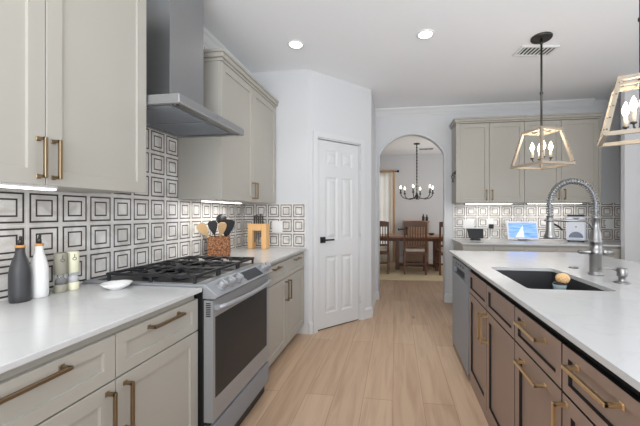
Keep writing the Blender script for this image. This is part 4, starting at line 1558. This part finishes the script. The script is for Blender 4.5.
# ------------------------------------------------------------------ ceiling lights and vents
def can(label, x, y, power):
    t = thing('recessed_light', label, 'ceiling light', (x, y, CZ), 'recessed ceiling lights')
    MB().lathe([(0.072, -0.001), (0.074, -0.009), (0.06, -0.012), (0.055, -0.004)], (x, y, CZ), 28).build('trim_ring', M['white_plastic'], t)
    MB().lathe([(0.0001, -0.0075), (0.056, -0.0065), (0.056, -0.003), (0.0001, -0.003)], (x, y, CZ), 28).build('diffuser', M['can_glow'], t)
    d = bpy.data.lights.new('recessed_glow', 'SPOT')
    d.spot_size = math.radians(80)
    d.spot_blend = 0.9
    d.shadow_soft_size = 0.05
    d.energy = power
    d.color = (1, 0.97, 0.92)
    o = bpy.data.objects.new('recessed_glow', d)
    COL.objects.link(o)
    o.parent = t
    o.location = (0, 0, -0.014)
    return t


can('lit round recessed ceiling light nearer the left wall cabinets', -0.885, 2.71, 22)
can('lit round recessed ceiling light above the aisle toward the island', 0.255, 2.71, 60)

t = thing('ceiling_vent', 'white slotted ceiling vent behind the lantern canopy', 'vent', (1.30, 3.13, CZ))
v0 = MB()
vx0, vx1, vy0, vy1 = 1.13, 1.47, 3.04, 3.22
for (a, b2, c2, d2) in ((vx0, vy0, vx1, vy0 + 0.022), (vx0, vy1 - 0.022, vx1, vy1), (vx0, vy0 + 0.022, vx0 + 0.022, vy1 - 0.022), (vx1 - 0.022, vy0 + 0.022, vx1, vy1 - 0.022)):
    v0.box(a, b2, CZ - 0.012, c2, d2, CZ - 0.001)
v0.build('frame', M['white_plastic'], t, 0.002)
MB().box(vx0 + 0.02, vy0 + 0.02, CZ - 0.004, vx1 - 0.02, vy1 - 0.02, CZ - 0.001).build('duct_opening', M['black'], t)
k = vx0 + 0.04
while k < vx1 - 0.03:
    MB().beam((k, vy0 + 0.02, CZ - 0.008), (k, vy1 - 0.02, CZ - 0.008), 0.011, 0.003, up=(0.9, 0, 1)).build('slat', M['white_plastic'], t)
    k += 0.036
t.rotation_euler.z = math.radians(8)

t = thing('ceiling_vent', 'small white ceiling vent in the dining room above the chandelier', 'vent', (0.72, 7.55, CZ))
MB().box(0.55, 7.45, CZ - 0.012, 0.90, 7.62, CZ - 0.001).build('frame', M['white_plastic'], t, 0.003)
s = MB()
for k in range(6):
    s.box(0.57, 7.465 + k * 0.024, CZ - 0.0135, 0.88, 7.477 + k * 0.024, CZ - 0.012)
s.build('slat', M['bronze'], t)

# ------------------------------------------------------------------ dining room
rug = MB().box(-1.6, 6.0, 0.001, 2.4, 8.05, 0.012)
tag(rug.build('area_rug', M['rug'], None, 0.003), 'large flat woven beige rug under the dining table', 'rug')
RZ = 0.0122


def make_chair(label, grp):
    t = thing('dining_chair', label, 'chair', (0, 0, 0), grp)
    W = 0.215
    for sx_ in (-1, 1):
        lg = MB()
        x = sx_ * W
        lg.hexa([(x - 0.02, -0.26, 0), (x + 0.02, -0.26, 0), (x + 0.02, -0.22, 0), (x - 0.02, -0.22, 0)], [(x - 0.022, -0.23, 0.45), (x + 0.022, -0.23, 0.45), (x + 0.022, -0.185, 0.45), (x - 0.022, -0.185, 0.45)])
        lg.build('rear_leg', M['dark_wood'], t, 0.003)
        po = MB().hexa([(x - 0.022, -0.23, 0.45), (x + 0.022, -0.23, 0.45), (x + 0.022, -0.185, 0.45), (x - 0.022, -0.185, 0.45)], [(x - 0.018, -0.295, 1.07), (x + 0.018, -0.295, 1.07), (x + 0.018, -0.265, 1.07), (x - 0.018, -0.265, 1.07)])
        po.build('back_post', M['dark_wood'], t, 0.003)
        MB().box(x - 0.022 - sx_ * 0.0, 0.18, 0, x + 0.022, 0.225, 0.43).build('front_leg', M['dark_wood'], t, 0.003)
    MB().box(-0.235, -0.22, 0.40, 0.235, 0.235, 0.455).build('seat_frame', M['dark_wood'], t, 0.005)
    MB().box(-0.215, -0.185, 0.455, 0.215, 0.235, 0.50).build('seat_cushion', M['cushion'], t, 0.018)
    yb = lambda zz: -0.2075 - (zz - 0.45) * (0.0725 / 0.62)
    r = MB()
    pts = []
    for i in range(9):
        u = -1 + 2 * i / 8
        pts.append((u * 0.235, 1.055 + 0.02 * (1 - u * u)))
    r.prism([(x, yb(1.05) - 0.02, 0.985) for x in (0.235, -0.235)] + [(x, yb(1.05) - 0.02, z_ + 0.03) for x, z_ in pts], (0, 0.035, 0))
    r.build('top_rail', M['dark_wood'], t, 0.004)
    MB().box(-0.2, yb(0.6) - 0.013, 0.57, 0.2, yb(0.6) + 0.013, 0.62).build('lower_rail', M['dark_wood'], t, 0.003)
    for k in range(7):
        x = -0.156 + 0.052 * k
        MB().beam((x, yb(0.61), 0.61), (x, yb(0.99), 0.99), 0.017, 0.011, up=(0, 1, 0)).build('slat', M['dark_wood'], t)
    for (y_, z_) in ((-0.235, 0.22),):
        MB().box(-0.2, y_ - 0.01, z_ - 0.015, 0.2, y_ + 0.01, z_ + 0.015).build('stretcher', M['dark_wood'], t)
    for sx_ in (-1, 1):
        MB().beam((sx_ * W, -0.225, 0.17), (sx_ * W, 0.19, 0.17), 0.018, 0.028).build('stretcher', M['dark_wood'], t)
    return t


gch = 'slat-back chairs around the dining table'
ch0 = make_chair('dark slat-back dining chair in the middle, back turned to the kitchen', gch)
ch0.location = (0.41, 6.78, RZ)
dup(ch0, (-0.36, 6.78, RZ), 0.0, 'dark slat-back dining chair at left, half hidden by the arch', gch)
dup(ch0, (1.12, 6.78, RZ), 0.0, 'dark slat-back dining chair at right, mostly hidden by the arch', gch)

t = thing('dining_table', 'long brown wooden dining table beneath the black chandelier', 'table', (0.45, 7.25, RZ))
MB().box(-0.75, 6.80, 0.735, 1.75, 7.62, 0.775).build('tabletop', M['warm_wood'], t, 0.006)
MB().box(-0.62, 7.03, 0.655, 1.62, 7.52, 0.734).build('apron', M['dark_wood'], t, 0.003)
for x in (0.05, 0.92):
    for y in (7.09, 7.47):
        MB().box(x - 0.045, y - 0.045, RZ, x + 0.045, y + 0.045, 0.655).build('leg', M['dark_wood'], t, 0.004)
    MB().box(x - 0.035, 7.135, 0.06, x + 0.035, 7.425, 0.14).build('foot_beam', M['dark_wood'], t)
MB().box(0.085, 7.17, 0.07, 0.885, 7.24, 0.13).build('stretcher', M['dark_wood'], t)
t = thing('candle_holder', 'black candle holder on the dining table left of the middle chair', 'candle holder', (0.26, 7.35, 0.776))
MB().lathe([(0.05, 0), (0.05, 0.008), (0.012, 0.02), (0.012, 0.11), (0.04, 0.125), (0.05, 0.16), (0.048, 0.21)], (0.26, 7.35, 0.7755), 18).build('stand', M['black'], t)
MB().tube([(0.21, 7.35, 0.90), (0.14, 7.35, 0.905), (0.075, 7.35, 0.885), (0.075, 7.35, 0.93)], 0.016, 8).build('arm', M['black'], t)
o = MB().lathe([(0.03, 0), (0.05, 0.01), (0.07, 0.04), (0.066, 0.042), (0.04, 0.012), (0.001, 0.01)], (0.83, 7.35, 0.7755), 18).build('bowl', M['bronze'])
tag(o, 'small dark bowl on the dining table right of the middle chair', 'bowl')

t = thing('sideboard', 'tall narrow honey-topped wooden cabinet against the dining room back wall', 'sideboard', (0.53, 8.0, 0))
MB().box(0.245, 7.86, 0.08, 0.815, 8.23, 1.05).build('body', M['side_wood'], t, 0.004)
MB().box(0.225, 7.83, 1.05, 0.835, 8.24, 1.085).build('top', M['orange_wood'], t, 0.004)
for (x, y) in ((0.27, 7.885), (0.79, 7.885), (0.27, 8.2), (0.79, 8.2)):
    MB().box(x - 0.022, y - 0.022, 0.013, x + 0.022, y + 0.022, 0.08).build('foot', M['dark_wood'], t)
for x0_, x1_ in ((0.255, 0.526), (0.532, 0.805)):
    d = shaker(MB(), (x0_, 7.842, 0.1), XP, (0, 0, 1), YN, x1_ - x0_, 0.93, 0.045, 0.008, 0.018)
    dd = d.build('door', M['side_wood'], t)
    MB().ball(((0.512 if x0_ < 0.5 else 0.546), 7.832, 0.6), 0.012, n=10, m=6).build('knob', M['bronze'], dd)
for i, (x, hh, lb) in enumerate(((0.70, 0.165, 'taller dark bottle on the dining room sideboard'), (0.785, 0.15, 'shorter dark bottle at the right end of the dining sideboard'))):
    t = thing('dark_bottle', lb, 'bottle', (x, 7.98, 1.085), 'dark bottles on the sideboard')
    MB().lathe([(0.033, 0), (0.034, 0.004), (0.034, hh * 0.6), (0.014, hh * 0.75), (0.013, hh * 0.9)], (x, 7.98, 1.0855), 16).build('body', M['black_glass'], t)
    MB().lathe([(0.015, hh * 0.9), (0.015, hh)], (x, 7.98, 1.0855), 12).build('stopper', M['black'], t)

# curtain and rod
t = thing('curtain_rod', 'black curtain rod with round finial above dining room window', 'curtain rod', (-0.5, 8.16, 2.33))
MB().cyl((-1.35, 8.16, 2.36), (0.04, 8.16, 2.36), 0.013, n=12).build('pole', M['black'], t)
MB().ball((0.075, 8.16, 2.36), 0.032, n=14, m=8).build('finial', M['black'], t)
MB().box(-0.03, 8.15, 2.35, -0.01, 8.249, 2.37).build('wall_bracket', M['black'], t)


def curtain(label, x0_, x1_, m, y, amp, folds, top_m=None):
    t = thing('window_curtain', label, 'curtain', ((x0_ + x1_) / 2, y, 0.03))
    n = folds * 8
    mb = MB()
    mb.smooth = True
    zs_ = [0.03, 0.8, 1.6, 2.25, 2.34]
    idx = []
    base_ = len(mb.v)
    for z_ in zs_:
        for i in range(n + 1):
            u = i / n
            mb.v.append(Vector((x0_ + (x1_ - x0_) * u, y + amp * math.sin(2 * PI * folds * u) * (1 - 0.3 * z_ / 2.4), z_)))
    for r_ in range(len(zs_) - 1):
        for i in range(n):
            a = base_ + r_ * (n + 1) + i
            mb.face([a, a + 1, a + n + 2, a + n + 1])
    o = mb.build('drape', m, t)
    hdr = MB()
    hdr.tube([(x0_, 8.16, 2.36), (x1_, 8.16, 2.36)], 0.03, 12)
    hdr.build('rod_pocket', M['tan_cloth'], t)
    return t


curtain('sheer white curtain panel with tan heading over the dining room window', -0.75, -0.07, M['sheer'], 8.165, 0.016, 5)
curtain('tan curtain panel at the right side of the dining room window', -0.065, 0.0, M['tan_cloth'], 8.165, 0.02, 1)

# chandelier
CHX, CHY = 0.47, 6.95
t = thing('chandelier', 'black six-arm candle chandelier hanging in the dining room', 'chandelier', (CHX, CHY, CZ))
MB().lathe([(0.05, -0.022), (0.065, -0.018), (0.065, -0.001)], (CHX, CHY, CZ), 20).build('canopy', M['black'], t)
rd = MB()
zz = CZ - 0.02
zh = 1.64
k = 0
rd.cyl((CHX, CHY, zh), (CHX, CHY, CZ - 0.02), 0.011, n=8)
while zz > zh + 0.1:
    rd.ball((CHX, CHY, zz), 0.017, (1, 1, 1.4), 8, 6)
    zz -= 0.07
rd.build('chain_rod', M['black'], t)
MB().lathe([(0.002, -0.07), (0.02, -0.055), (0.03, -0.02), (0.045, 0), (0.03, 0.03), (0.018, 0.08), (0.012, 0.12)], (CHX, CHY, zh), 16).build('hub', M['black'], t)
for k in range(6):
    a = PI / 3 * k + 0.25
    ca, sa = math.cos(a), math.sin(a)
    P = lambda r, h_: (CHX + r * ca, CHY + r * sa, zh + h_)
    am = MB().tube([P(0.02, 0.0), P(0.1, -0.04), P(0.2, -0.055), P(0.3, -0.03), P(0.35, 0.02), P(0.36, 0.07)], 0.0095, 8)
    am.lathe([(0.01, 0.06), (0.032, 0.075), (0.03, 0.083)], (CHX + 0.36 * ca, CHY + 0.36 * sa, zh), 14)
    ao = am.build('arm', M['black'], t)
    MB().cyl(P(0.36, 0.083), P(0.36, 0.165), 0.014, n=12).build('candle_sleeve', M['black'], ao)
    MB().lathe([(0.01, 0.165), (0.017, 0.19), (0.015, 0.21), (0.001, 0.24)], (CHX + 0.36 * ca, CHY + 0.36 * sa, zh), 12).build('bulb', M['bulb'], ao)
point_light('chandelier_glow', (0, 0, zh + 0.22 - CZ), 9, (1, 0.92, 0.8), 0.15, t)
